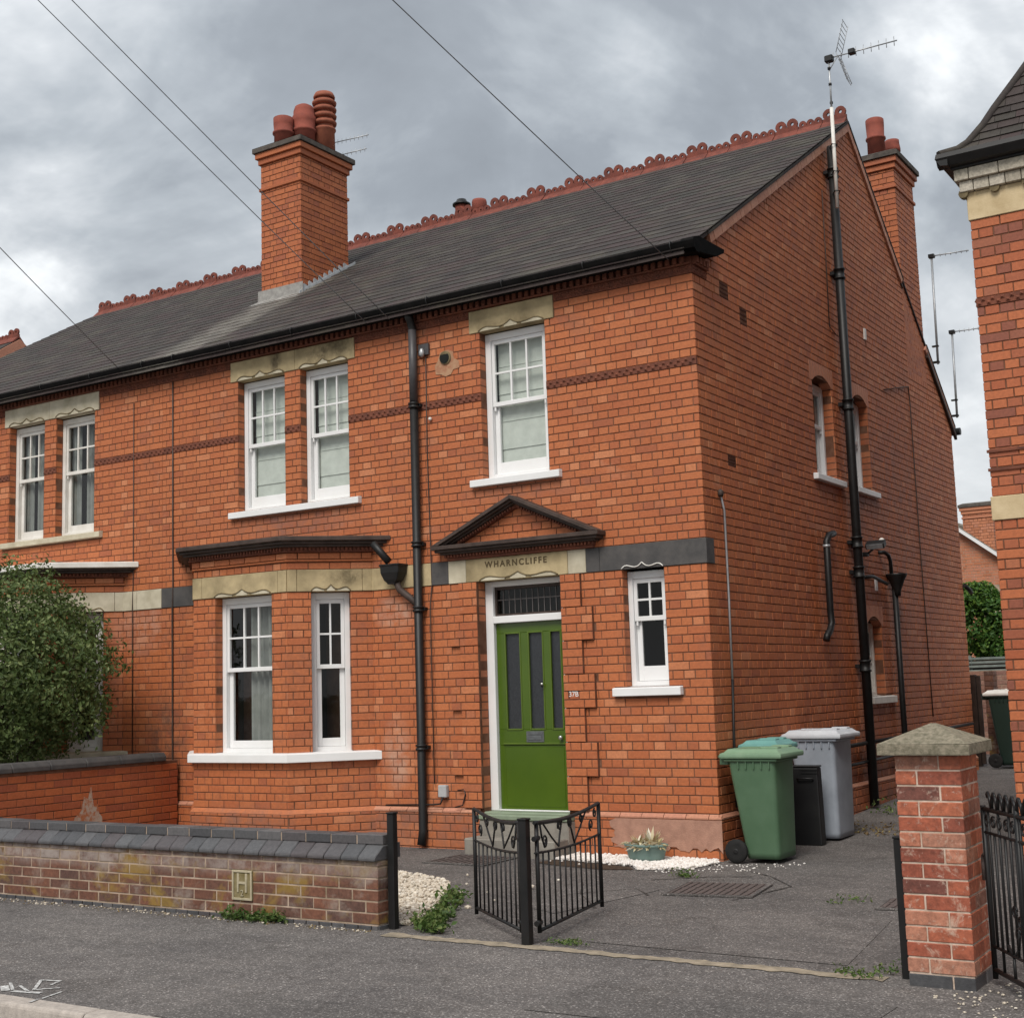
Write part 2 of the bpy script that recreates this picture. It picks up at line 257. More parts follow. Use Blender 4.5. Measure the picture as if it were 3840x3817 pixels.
# ------------------------------------------------------------------ mesh helpers
class MB:
    def __init__(s): s.v = []; s.f = []; s.sm = []
    def add(s, vs, fs, smooth=False):
        o = len(s.v); s.v += [tuple(p) for p in vs]; s.f += [tuple(i + o for i in f) for f in fs]; s.sm += [smooth] * len(fs)
    def box(s, x0, x1, y0, y1, z0, z1):
        s.add([(x0, y0, z0), (x1, y0, z0), (x1, y1, z0), (x0, y1, z0), (x0, y0, z1), (x1, y0, z1), (x1, y1, z1), (x0, y1, z1)],
              [(0, 3, 2, 1), (4, 5, 6, 7), (0, 1, 5, 4), (1, 2, 6, 5), (2, 3, 7, 6), (3, 0, 4, 7)])
        return s
    def fbox(s, fr, u0, u1, v0, v1, d0, d1):          # box in a wall frame, d outwards
        P = fr.p
        s.add([P(u0, v0, d0), P(u1, v0, d0), P(u1, v1, d0), P(u0, v1, d0), P(u0, v0, d1), P(u1, v0, d1), P(u1, v1, d1), P(u0, v1, d1)],
              [(0, 3, 2, 1), (4, 5, 6, 7), (0, 1, 5, 4), (1, 2, 6, 5), (2, 3, 7, 6), (3, 0, 4, 7)])
        return s
    def prism(s, base, off):                          # polygon (CCW seen from +off) extruded by off
        n = len(base); off = Vector(off)
        a = [Vector(p) for p in base]
        s.add(a + [p + off for p in a], [tuple(range(n - 1, -1, -1)), tuple(range(n, 2 * n))] + [(i, (i + 1) % n, n + (i + 1) % n, n + i) for i in range(n)])
        return s
    def tube(s, pts, r, n=8, caps=True):
        pts = [Vector(p) for p in pts]; rs = r if isinstance(r, (list, tuple)) else [r] * len(pts)
        rings = []; side = None
        for i, p in enumerate(pts):
            d = (pts[min(i + 1, len(pts) - 1)] - pts[max(i - 1, 0)])
            d = d.normalized() if d.length > 1e-9 else Vector((0, 0, 1))
            if side is None:
                side = d.cross(Vector((0, 0, 1)))
                if side.length < 1e-3: side = Vector((1, 0, 0))
            side = (side - d * side.dot(d)).normalized(); up = d.cross(side)
            rings.append([p + (side * math.cos(2 * math.pi * k / n) + up * math.sin(2 * math.pi * k / n)) * rs[i] for k in range(n)])
        vs = [q for rg in rings for q in rg]; fs = []
        for i in range(len(pts) - 1):
            for k in range(n):
                fs.append((i * n + k, i * n + (k + 1) % n, (i + 1) * n + (k + 1) % n, (i + 1) * n + k))
        s.add(vs, fs, True)
        if caps:
            o = len(s.v) - len(vs)
            s.f += [tuple(o + k for k in range(n - 1, -1, -1)), tuple(o + (len(pts) - 1) * n + k for k in range(n))]; s.sm += [False, False]
        return s
    def lathe(s, c, prof, n=16, sx=1.0, sy=1.0):
        vs = []; fs = []
        for r, z in prof:
            for k in range(n):
                a = 2 * math.pi * k / n; vs.append((c[0] + r * math.cos(a) * sx, c[1] + r * math.sin(a) * sy, c[2] + z))
        for i in range(len(prof) - 1):
            for k in range(n):
                fs.append((i * n + k, i * n + (k + 1) % n, (i + 1) * n + (k + 1) % n, (i + 1) * n + k))
        s.add(vs, fs, True); o = len(s.v) - len(vs)
        s.f += [tuple(o + k for k in range(n - 1, -1, -1)), tuple(o + (len(prof) - 1) * n + k for k in range(n))]; s.sm += [False, False]
        return s
    def mesh(s, name, mat):
        me = bpy.data.meshes.new(name); me.from_pydata(s.v, [], s.f)
        me.polygons.foreach_set('use_smooth', s.sm); me.materials.append(mat); me.update()
        return me
class Frame:
    def __init__(s, o, ud, nd): s.o = Vector(o); s.u = Vector(ud).normalized(); s.n = Vector(nd).normalized(); s.z = Vector((0, 0, 1))
    def p(s, u, v, d=0.0): return s.o + s.u * u + s.z * v + s.n * d
    def mat(s, u, v, d=0.0):
        p = s.p(u, v, d)
        return Matrix(((s.u.x, s.z.x, s.n.x, p.x), (s.u.y, s.z.y, s.n.y, p.y), (s.u.z, s.z.z, s.n.z, p.z), (0, 0, 0, 1)))
FRONT = Frame((0, 0, 0), (1, 0, 0), (0, -1, 0))
SIDE = Frame((0, 0, 0), (0, 1, 0), (1, 0, 0))
def bevel(me, wd, seg=1):
    bm = bmesh.new(); bm.from_mesh(me)
    bmesh.ops.bevel(bm, geom=[e for e in bm.edges if len(e.link_faces) == 2 and e.calc_face_angle(0) > 0.6], offset=wd, segments=seg, affect='EDGES', profile=0.6)
    bm.to_mesh(me); bm.free()
def world_of(o): return o['_w'] if False else None
LOCS = {}
def part(name, mb, mat, parent=None, bev=0.0, seg=1, label=None, kind=None):
    me = mb if isinstance(mb, bpy.types.Mesh) else mb.mesh(name, mat)
    if bev: bevel(me, bev, seg)
    o = bpy.data.objects.new(name, me); COL.objects.link(o)
    if parent is not None:
        o.parent = parent
        if parent.name in LOCS: o.matrix_parent_inverse = Matrix.Translation(-LOCS[parent.name])
    if label: o['label'] = label
    if kind: o['kind'] = kind
    return o
def thing(name, label, cat, loc, group=None):
    o = bpy.data.objects.new(name, None); COL.objects.link(o); o.location = loc; o.empty_display_size = 0.2
    LOCS[o.name] = Vector(loc); o['label'] = label; o['category'] = cat
    if group: o['group'] = group
    return o
def tag(o, label, cat, group=None):
    o['label'] = label; o['category'] = cat
    if group: o['group'] = group
    return o
def struct(name, mb, mat, kind='structure'):
    o = part(name, mb, mat); o['kind'] = kind; return o

# ------------------------------------------------------------------ brickwork
def rows(z0, segs):
    out = [z0]
    for z1, n in segs:
        a = out[-1]; out += [a + (z1 - a) * (k + 1) / n for k in range(n)]
    return out
HROWS = rows(0.39, [(2.59, 28), (2.82, 3), (4.41, 21), (4.4875, 1), (5.27, 10), (8.602, 43)])
def sub(rects, h):
    out = []
    for (a, b, c, d) in rects:
        if h[0] >= b or h[1] <= a or h[2] >= d or h[3] <= c: out.append((a, b, c, d)); continue
        if h[0] > a: out.append((a, h[0], c, d))
        if h[1] < b: out.append((h[1], b, c, d))
        m0, m1 = max(a, h[0]), min(b, h[1])
        if h[2] > c: out.append((m0, m1, c, h[2]))
        if h[3] < d: out.append((m0, m1, h[3], d))
    return out
def cliphalf(poly, a, b, c):
    out = []
    for i in range(len(poly)):
        p, q = poly[i], poly[(i + 1) % len(poly)]
        fp, fq = a * p[0] + b * p[1] - c, a * q[0] + b * q[1] - c
        if fp <= 0: out.append(p)
        if (fp < 0 < fq) or (fq < 0 < fp):
            t = fp / (fp - fq); out.append((p[0] + (q[0] - p[0]) * t, p[1] + (q[1] - p[1]) * t))
    return out
def field(fr, u0, u1, rws, holes=(), parity=0, off=0.0, gh=0.005, gv=0.0045, halves=(), d=0.0, st=0.22, bond='english', jit=0.0015, vmin=None, vmax=None):
    out = []
    for i in range(len(rws) - 1):
        va, vb = rws[i], rws[i + 1]
        if vmin is not None and vb <= vmin + 0.005: continue
        if vmax is not None and va >= vmax - 0.005: continue
        if vmin is not None: va = max(va, vmin)
        if vmax is not None: vb = min(vb, vmax)
        if bond == 'english': pit, sh = (st, 0.0) if (i + parity) % 2 == 0 else (st / 2, st / 4)
        else: pit, sh = st, (0.0 if (i + parity) % 2 == 0 else st / 2)
        k0 = math.floor((u0 - off - sh) / pit) - 1; k1 = math.ceil((u1 - off - sh) / pit) + 1
        for k in range(k0, k1):
            ua, ub = off + sh + k * pit + gv + U(-.002, .002), off + sh + (k + 1) * pit - gv + U(-.002, .002)
            ua, ub = max(ua, u0 + 0.001), min(ub, u1 - 0.001)
            if ub - ua < 0.018: continue
            rs = [(ua, ub, va + gh, vb - gh)]
            for h in holes: rs = sub(rs, h)
            for r in rs:
                if r[1] - r[0] < 0.016 or r[3] - r[2] < 0.014: continue
                poly = [(r[0], r[2]), (r[1], r[2]), (r[1], r[3]), (r[0], r[3])]; rect = True
                for (a, b, c) in halves:
                    n0 = poly; poly = cliphalf(poly, a, b, c)
                    if poly != n0: rect = False
                    if len(poly) < 3: break
                if len(poly) < 3: continue
                out.append((fr, poly, d + U(-jit, jit), rect))
    return out
BV = 0.0028
def brick_geo(poly, cx=0.0, cy=0.0, depth=0.014):
    n = len(poly); mx = sum(p[0] for p in poly) / n; my = sum(p[1] for p in poly) / n
    wd = max(p[0] for p in poly) - min(p[0] for p in poly) or 1; ht = max(p[1] for p in poly) - min(p[1] for p in poly) or 1
    kx, ky = max(0.2, 1 - 2 * BV / wd), max(0.2, 1 - 2 * BV / ht)
    fr_ = [(mx + (p[0] - mx) * kx - cx, my + (p[1] - my) * ky - cy, 0.0) for p in poly]
    md = [(p[0] - cx, p[1] - cy, -BV) for p in poly]; bk = [(p[0] - cx, p[1] - cy, -depth) for p in poly]
    fs = [tuple(range(n))]
    for i in range(n):
        j = (i + 1) % n
        fs.append((n + i, n + j, j, i)); fs.append((2 * n + i, 2 * n + j, n + j, n + i))
    return fr_ + md + bk, fs
SHARED = {}
def seen_size(c, n, area):
    v = c - CAM; z = v.dot(CF)
    if z < 0.5: return -1
    x = v.dot(CR) / z * 1.3103 / 1.0; y = v.dot(CU) / z * 1.3103
    if abs(x) > 0.505 or abs(y) > 0.505: return -1
    return max(0.0, -n.dot(v.normalized())) * area / (z * z)
def lay(bricks, mat, parent, nsingle, name='brick', mass='brickwork', avoid=None):
    sc = []
    for i, (fr, poly, d, rect) in enumerate(bricks):
        if not rect: continue
        cx, cy = (poly[0][0] + poly[1][0]) / 2, (poly[0][1] + poly[2][1]) / 2
        c = fr.p(cx, cy, d)
        if avoid and avoid(c): continue
        q = seen_size(c, fr.n, (poly[1][0] - poly[0][0]) * (poly[2][1] - poly[0][1]))
        if q > 0: sc.append((q, i))
    sc.sort(reverse=True); single = set(i for q, i in sc[:nsingle])
    mb = MB()
    for i, (fr, poly, d, rect) in enumerate(bricks):
        if i in single:
            wd, ht = poly[1][0] - poly[0][0], poly[2][1] - poly[0][1]
            key = (round(wd / 0.004), round(ht / 0.002), mat.name)
            if key not in SHARED:
                pl = [(-wd / 2, -ht / 2), (wd / 2, -ht / 2), (wd / 2, ht / 2), (-wd / 2, ht / 2)]
                vs, fs = brick_geo(pl); m = MB(); m.add(vs, fs); SHARED[key] = m.mesh(name, mat)
            o = bpy.data.objects.new(name, SHARED[key]); COL.objects.link(o)
            o.parent = parent
            M = fr.mat((poly[0][0] + poly[1][0]) / 2, (poly[0][1] + poly[2][1]) / 2, d)
            if parent.name in LOCS: o.matrix_parent_inverse = Matrix.Translation(-LOCS[parent.name])
            o.matrix_basis = M
        else:
            vs, fs = brick_geo(poly)
            mb.add([fr.p(p[0], p[1], d + p[2]) for p in vs], fs)
    if mb.v:
        return part(mass, mb, mat, parent, kind='stuff')
def backing(fr, u0, u1, v0, v1, holes, d=-0.0055, halves=()):
    """mortar sheet with openings cut out"""
    us = sorted(set([u0, u1] + [x for h in holes for x in (h[0], h[1]) if u0 < x < u1]))
    mb = MB()
    for a, b in zip(us, us[1:]):
        rs = [(a, b, v0, v1)]
        for h in holes: rs = sub(rs, h)
        for r in rs:
            poly = [(r[0], r[2]), (r[1], r[2]), (r[1], r[3]), (r[0], r[3])]
            for (x, y, c) in halves:
                poly = cliphalf(poly, x, y, c)
                if len(poly) < 3: break
            if len(poly) >= 3: mb.add([fr.p(p[0], p[1], d) for p in poly], [tuple(range(len(poly)))])
    return mb
def reveal(fr, u, v0, v1, depth, side):
    """brick jamb on the left (side=1 faces +u) or right of an opening"""
    if side == 1: f = Frame(fr.p(u, 0, 0), -fr.n, fr.u); a, b = 0.0, depth
    else: f = Frame(fr.p(u, 0, -depth), fr.n, -fr.u); a, b = 0.0, depth
    return f, field(f, a, b, HROWS, vmin=v0, vmax=v1, st=0.24, bond='s', jit=0.001)
def strip_frame(mb, fr, u0, u1, v0, v1, wl, wr, wb, wt, d0, d1):
    mb.fbox(fr, u0, u0 + wl, v0, v1, d0, d1); mb.fbox(fr, u1 - wr, u1, v0, v1, d0, d1)
    mb.fbox(fr, u0 + wl, u1 - wr, v0, v0 + wb, d0, d1); mb.fbox(fr, u0 + wl, u1 - wr, v1 - wt, v1, d0, d1)
def sash_window(house, fr, u0, u1, v0, v1, vm, cols, lower_cols=1, dep=0.10, mat=None, gl=None, inside=None, box=0.055, brail=0.10, name='window', upper_rows=2, horn=True):
    mat = mat or WHITE; gl = gl or GLASS
    m = MB(); strip_frame(m, fr, u0, u1, v0, v1, box, box, 0.045, 0.07, -dep - 0.09, -dep)
    W = part(name, m, mat, house, bev=0.004)
    a, b = u0 + box + 0.002, u1 - box - 0.002
    st = 0.036
    # upper sash (outer)
    m = MB(); strip_frame(m, fr, a, b, vm - 0.022, v1 - 0.072, st, st, 0.044, 0.04, -dep - 0.045, -dep - 0.012)
    part('sash', m, mat, W, bev=0.003)
    gu0, gu1, gv0, gv1 = a + st, b - st, vm + 0.022, v1 - 0.112
    bw = 0.019
    for k in range(1, cols):
        x = gu0 + (gu1 - gu0) * k / cols
        part('glazing_bar', MB().fbox(fr, x - bw / 2, x + bw / 2, gv0, gv1, -dep - 0.04, -dep - 0.016), mat, W)
    for k in range(1, upper_rows):
        y = gv0 + (gv1 - gv0) * k / upper_rows
        part('glazing_bar', MB().fbox(fr, gu0, gu1, y - bw / 2, y + bw / 2, -dep - 0.041, -dep - 0.017), mat, W)
    for i in range(cols):
        for j in range(upper_rows):
            x0, x1 = gu0 + (gu1 - gu0) * i / cols, gu0 + (gu1 - gu0) * (i + 1) / cols
            y0, y1 = gv0 + (gv1 - gv0) * j / upper_rows, gv0 + (gv1 - gv0) * (j + 1) / upper_rows
            t = U(-.0015, .0015)
            mm = MB(); mm.add([fr.p(x0, y0, -dep - 0.028), fr.p(x1, y0, -dep - 0.028 + t), fr.p(x1, y1, -dep - 0.028 + t), fr.p(x0, y1, -dep - 0.028)], [(0, 1, 2, 3)])
            part('pane', mm, gl, W)
    # lower sash (inner)
    m = MB(); strip_frame(m, fr, a, b, v0 + 0.047, vm + 0.02, st + 0.016, st + 0.016, brail, 0.03, -dep - 0.085, -dep - 0.05)
    part('sash', m, mat, W, bev=0.003)
    mm = MB(); q = -dep - 0.066
    mm.add([fr.p(a + st + .016, v0 + .047 + brail, q), fr.p(b - st - .016, v0 + .047 + brail, q), fr.p(b - st - .016, vm - .01, q + .001), fr.p(a + st + .016, vm - .01, q + .001)], [(0, 1, 2, 3)])
    part('pane', mm, gl, W)
    if horn:
        for x in (a + 0.012, b - 0.012 - 0.02):
            part('sash_horn', MB().fbox(fr, x, x + 0.02, vm - 0.066, vm - 0.024, -dep - 0.043, -dep - 0.014), mat, W, bev=0.004)
    # room behind
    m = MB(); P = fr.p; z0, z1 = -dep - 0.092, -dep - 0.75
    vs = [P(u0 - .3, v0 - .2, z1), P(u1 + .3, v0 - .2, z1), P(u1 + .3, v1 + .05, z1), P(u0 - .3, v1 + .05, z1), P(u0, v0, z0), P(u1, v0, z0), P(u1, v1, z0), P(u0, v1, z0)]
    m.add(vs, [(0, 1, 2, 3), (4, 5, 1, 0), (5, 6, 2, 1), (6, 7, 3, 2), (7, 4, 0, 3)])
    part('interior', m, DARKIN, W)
    if inside == 'blind':
        n = 5
        m = MB(); d0 = -dep - 0.108
        H = v1 - v0; lo = v0 + 0.02
        ys = [v1 - 0.05 - H * 0.95 * k / n for k in range(n + 1)]
        for k in range(n):
            a0, a1 = ys[k], ys[k + 1]
            m.fbox(fr, u0 + 0.085, u1 - 0.04, a1 + 0.006, a0, d0 - 0.012, d0 + 0.004 * (k % 2))
            m.fbox(fr, u0 + 0.085, u1 - 0.04, a1, a1 + 0.007, d0 - 0.02, d0 + 0.010)
        part('roman_blind', m, BLIND, W)
    elif inside == 'curtain' or inside == 'curtains':
        def drape(c0, c1, dd):
            m = MB(); nn_ = 28; vs = []; fs = []
            for i in range(nn_ + 1):
                x = c0 + (c1 - c0) * i / nn_; dq = dd + 0.028 * math.sin(i * 1.35) + 0.01 * math.sin(i * 3.1)
                vs += [fr.p(x, v0 - .05, dq), fr.p(x, v1, dq)]
            fs = [(2 * i, 2 * i + 2, 2 * i + 3, 2 * i + 1) for i in range(nn_)]
            m.add(vs, fs, True); return m
        if inside == 'curtain': part('curtain', drape(u0 + 0.30, u1, -dep - 0.135), CURT, W)
        else:
            part('curtain', drape(u0, u0 + 0.20, -dep - 0.135), CURT, W); part('curtain', drape(u1 - 0.40, u1, -dep - 0.14), CURT, W)
    return W
def sill(house, fr, u0, u1, v0, v1, proj, mat=WHITE, back=-0.10):
    m = MB(); P = fr.p
    m.prism([P(u0, v0, back), P(u0, v0, proj), P(u0, v1 - 0.012, proj), P(u0, v1 + 0.002, back)], fr.u * (u1 - u0))
    return part('window_sill', m, mat, house, bev=0.005)
def ogee(fr, uc, wdt, v, d, up=0.062):
    pts = []
    K = [(-.5, 0.0), (-.47, .018), (-.42, .036), (-.36, .040), (-.30, .032), (-.24, .022), (-.17, .016), (-.10, .024), (-.05, .042), (-.015, .060), (0, .066)]
    K = K + [(-a, b) for a, b in K[-2::-1]]
    return [fr.p(uc + a * wdt, v + b * up / .066, d) for a, b in K], K
def lintel(house, fr, u0, u1, v0, v1, openings, proj=0.012, mat=STONE, stone_joints=(), dark=False):
    cuts = [u0] + list(stone_joints) + [u1]
    o = None
    for a, b in zip(cuts, cuts[1:]):
        q = part('lintel', MB().fbox(fr, a + 0.0015, b - 0.0015, v0, v1, -0.11, proj + U(0, .002)), mat, house, bev=0.004)
        o = o or q
    for (oa, ob) in openings:
        uc = (oa + ob) / 2; wd = (ob - oa) * 1.0
        pts, K = ogee(fr, uc, wd, v0 + 0.006, proj + 0.006)
        part('carved_moulding', MB().tube(pts, 0.0075, 6), STONED, o)  # dark tube draws the shadow of the incised line in its colour
        # paler shield-shaped fillets under the carved line
        m = MB()
        for (k0, k1) in ((0, 6), (7, 13), (14, 20)):
            top = [(uc + a * wd, v0 + 0.004 + b * 0.86) for a, b in K[k0:k1 + 1]]
            poly = [(top[-1][0], v0 + 0.003)] + top[::-1] + [(top[0][0], v0 + 0.003)]
            poly = [p for i, p in enumerate(poly) if i == 0 or (abs(p[0] - poly[i - 1][0]) + abs(p[1] - poly[i - 1][1])) > 1e-4]
            base = [fr.p(p[0], p[1], proj + 0.001) for p in poly][::-1]
            m.prism(base[::-1], fr.n * 0.005)
        part('carved_fillet', m, STONE2, o)
    return o

# ------------------------------------------------------------------ ground
def sheet(name, pts, z, mat, kind='structure'):
    m = MB(); m.add([(x, y, z) for x, y in pts], [tuple(range(len(pts)))]); return struct(name, m, mat, kind)
sheet('ground', [(-400, -400), (400, -400), (400, 400), (-400, 400)], -0.13, plain('far_ground', (0.10, 0.10, 0.07), (0.07, 0.08, 0.05), 0.3, 0.95, 0.1))
sheet('road', [(-60, -60), (60, -60), (60, -6.37), (-60, -6.37)], -0.075, ROADM)
m = MB(); m.box(-60, 60, -6.24, -3.9, -0.128, 0.0); pav = struct('pavement', m, PAVE)
m = MB()      # drive: flat at the front, rising gently towards the back
ys = [-3.9, -1, 1.0, 3.0, 5.0, 8.0, 14.0, 34.0]; zs = [0.0, 0.0, 0.0, 0.06, 0.12, 0.18, 0.22, 0.3]
for i in range(len(ys) - 1):
    m.add([(-14.2, ys[i], zs[i] - .004), (14, ys[i], zs[i] - .004), (14, ys[i + 1], zs[i + 1] - .004), (-14.2, ys[i + 1], zs[i + 1] - .004)], [(0, 1, 2, 3)])
drv = struct('driveway', m, DRIVE)
kerb = bpy.data.objects.new('kerb', None); COL.objects.link(kerb); kerb['kind'] = 'structure'
x = -9.6
while x < 6.5:
    ln = 0.90; m = MB(); P = [(x + 0.004, -6.372, -0.125), (x + 0.004, -6.365, -0.012), (x + 0.004, -6.352, 0.004 + U(-.002, .002)), (x + 0.004, -6.242, 0.005), (x + 0.004, -6.242, -0.125)]
    m.prism(P[::-1], (ln - 0.008, 0, 0)); part('kerb_stone', m, KERB, kerb, bev=0.006); x += ln
# irregular sandy strip where the drive meets the pavement
def ragged(y0, y1, x0, x1, step, jit, z, name, mat, kind='structure'):
    top = []; bot = []; x = x0
    while x <= x1:
        top.append((x, y1 + U(-jit, jit), z)); bot.append((x, y0 + U(-jit, jit), z)); x += step
    m = MB(); n = len(top); m.add(bot + top, [(i, i + 1, n + i + 1, n + i) for i in range(n - 1)]); return struct(name, m, mat, kind)
ragged(-4.06, -3.955, -0.55, 2.72, 0.055, 0.022, 0.0045, 'edging_strip', SAND)
m = MB()
for a, b, wd in [((-1.60, -6.03), (-1.42, -6.15), .018), ((-1.50, -5.91), (-1.36, -5.88), .022), ((-1.36, -5.90), (-1.33, -5.97), .018), ((-1.49, -5.91), (-1.31, -6.10), .02), ((-1.31, -6.09), (-1.22, -6.00), .018), ((-1.40, -6.17), (-1.21, -6.13), .035), ((-1.48, -6.06), (-1.30, -6.14), .018), ((-1.56, -6.10), (-1.44, -6.18), .045), ((-1.13, -6.06), (-1.09, -6.22), .016), ((-1.08, -6.25), (-1.06, -6.32), .018)]:
    a, b = Vector(a), Vector(b); d = (b - a).normalized(); q = Vector((-d.y, d.x)) * wd / 2; z = 0.004 if a.y > -6.24 else 0.009
    m.add([(p.x, p.y, z) for p in (a - q, b - q, b + q, a + q)], [(0, 1, 2, 3)])
struct('pavement_marking', m, PAINTM)
def cover(loc, sx, sy, rot, label, nr=11, mat=RUST):
    t = thing('drain_cover', label, 'drain cover', loc, 'drain covers')
    def tr(m):
        c, s = math.cos(rot), math.sin(rot)
        m.v = [(loc[0] + x * c - y * s, loc[1] + x * s + y * c, loc[2] + z) for x, y, z in m.v]; return m
    part('plate', tr(MB().box(-sx / 2, sx / 2, -sy / 2, sy / 2, 0.0, 0.008)), mat, t)
    for k in range(nr):
        x = -sx / 2 + sx * (k + .5) / nr
        for j in range(2):
            y0 = -sy / 2 + .02 + j * sy / 2; part('rib', tr(MB().box(x - .011, x + .011, y0, y0 + sy / 2 - .04, 0.008, 0.016)), mat, t, bev=0.003)
    fm = MB(); strip_frame(fm, Frame((0, 0, 0), (1, 0, 0), (0, 0, 1)), 0, 0, 0, 0, 0, 0, 0, 0, 0, 0) if False else None
    for (a, b, c, d) in ((-sx / 2 - .03, sx / 2 + .03, -sy / 2 - .03, -sy / 2), (-sx / 2 - .03, sx / 2 + .03, sy / 2, sy / 2 + .03), (-sx / 2 - .03, -sx / 2, -sy / 2, sy / 2), (sx / 2, sx / 2 + .03, -sy / 2, sy / 2)):
        fm.box(a, b, c, d, 0.0, 0.011)
    part('frame', tr(fm), DRIVE, t)
cover((0.66, -1.55, 0.0), 0.62, 0.58, 0.15, 'ribbed rusty drain cover in the drive in front of the white pebbles')
cover((-2.15, -0.72, 0.0), 0.62, 0.52, 0.0, 'rusty drain cover set in the path before the front door steps', 9)
cover((2.18, -1.72, 0.0), 0.40, 0.40, 0.1, 'small rusty drain cover in the drive behind the thin black gatepost', 7)
# older tarmac repairs let into the pavement and the drive
PATCH = asphalt('repair_asphalt', (0.078, 0.072, 0.069), (0.145, 0.135, 0.129)); PATCHL = asphalt('pale_repair_asphalt', (0.086, 0.078, 0.075), (0.162, 0.149, 0.141))
sheet('tarmac_patch', [(1.35, -5.35), (2.9, -5.30), (2.92, -4.55), (1.38, -4.62)], 0.0035, PATCH)
sheet('tarmac_patch', [(-.25, -6.23), (1.3, -6.23), (1.28, -5.7), (.4, -5.62), (-.22, -5.72)], 0.0035, PATCH)
sheet('tarmac_patch', [(.75, -3.7), (2.4, -3.75), (2.2, -2.3), (.95, -2.35)], -0.0005, PATCHL)
sheet('tarmac_patch', [(-.55, -2.6), (.05, -2.9), (.25, -1.7), (-.5, -1.2)], -0.0005, PATCHL)
# dark patch lines / cracks in the drive: thin bitumen bands
m = MB()
for pts in ([(0.95, -1.95), (1.10, -1.2), (0.75, -0.75), (0.5, -0.55)], [(-0.05, -1.25), (0.30, -0.95), (0.62, -0.82)], [(-0.30, -2.15), (0.05, -1.7), (0.28, -1.95)], [(0.2, -2.6), (-.2, -2.1), (-.5, -1.55)]):
    for a, b in zip(pts, pts[1:]):
        a, b = Vector(a), Vector(b); n = 7
        for i in range(n):
            p, q = a.lerp(b, i / n), a.lerp(b, (i + 1) / n); d = (q - p).normalized(); s = Vector((-d.y, d.x)) * U(.003, .011)
            m.add([(p.x - s.x, p.y - s.y, .001), (q.x - s.x, q.y - s.y, .001), (q.x + s.x, q.y + s.y, .001), (p.x + s.x, p.y + s.y, .001)], [(0, 1, 2, 3)])
struct('bitumen_seams', m, plain('bitumen', (0.045, 0.040, 0.037), (0.075, 0.068, 0.063), 12, 0.8, 0.2))

# ------------------------------------------------------------------ roof helpers
FS, RS = 0.595, -0.795                       # front / rear slope of the pair
EAVE_Z = 5.55
def roof_z(y): return EAVE_Z + FS * y if y <= 4.86 else EAVE_Z + FS * 4.86 + RS * (y - 4.86)
def slate_mesh(wd, ln, name, mat):
    m = MB(); h = wd / 2
    m.add([(-h, 0, 0.0125), (h, 0, 0.0125), (h, ln, 0.002), (-h, ln, 0.002), (-h, 0, 0.003), (h, 0, 0.003), (h, ln, 0), (-h, ln, 0)],
          [(0, 1, 2, 3), (0, 4, 5, 1), (1, 5, 6, 2), (3, 7, 4, 0)])
    return m
def slates(roof, x0, x1, nsingle, mat, wd=0.25, gauge=0.205, y0=-0.215, org=None, slope=FS, length=None, clip=None):
    """slates laid from the eaves up a slope that rises along +y"""
    ln = 0.33; a = math.atan(slope); U_ = Vector((1, 0, 0)); V_ = Vector((0, math.cos(a), math.sin(a))); W_ = U_.cross(V_)
    o = org or Vector((0, y0, EAVE_Z + FS * y0 + 0.004)); length = length or (4.86 - y0) / math.cos(a)
    items = []
    nr = int(length / gauge)
    for r in range(nr):
        k = 0; x = x0 + (wd / 2 if r % 2 else 0) - wd
        while x < x1:
            xa, xb = max(x, x0), min(x + wd, x1)
            if xb - xa > 0.05:
                c = o + U_ * ((xa + xb) / 2) + V_ * (r * gauge + U(-.004, .004)) + W_ * (0.004 + U(0, .002))
                if clip is None or clip(c): items.append((c, xb - xa - 0.004, U(-.006, .006), r))
            x += wd
    sc = sorted(((seen_size(c + V_ * .1, W_, w_ * gauge), i) for i, (c, w_, t, r) in enumerate(items)), reverse=True)
    single = set(i for q, i in sc[:nsingle] if q > 0)
    big = MB(); sh = {}
    for i, (c, w_, t, r) in enumerate(items):
        ct, s_ = math.cos(t), math.sin(t); u2 = U_ * ct + V_ * s_; v2 = V_ * ct - U_ * s_
        if i in single:
            k = round(w_ / 0.006)
            if k not in sh: sh[k] = slate_mesh(w_, ln, 'slate', mat).mesh('slate', mat)
            ob = bpy.data.objects.new('slate', sh[k]); COL.objects.link(ob); ob.parent = roof
            ob.matrix_basis = Matrix(((u2.x, v2.x, W_.x, c.x), (u2.y, v2.y, W_.y, c.y), (u2.z, v2.z, W_.z, c.z), (0, 0, 0, 1)))
        else:
            sm = slate_mesh(w_, ln, 'slate', mat)
            big.add([c + u2 * p[0] + v2 * p[1] + W_ * p[2] for p in sm.v], sm.f)
    if big.v: part('slates', big, mat, roof, kind='stuff')
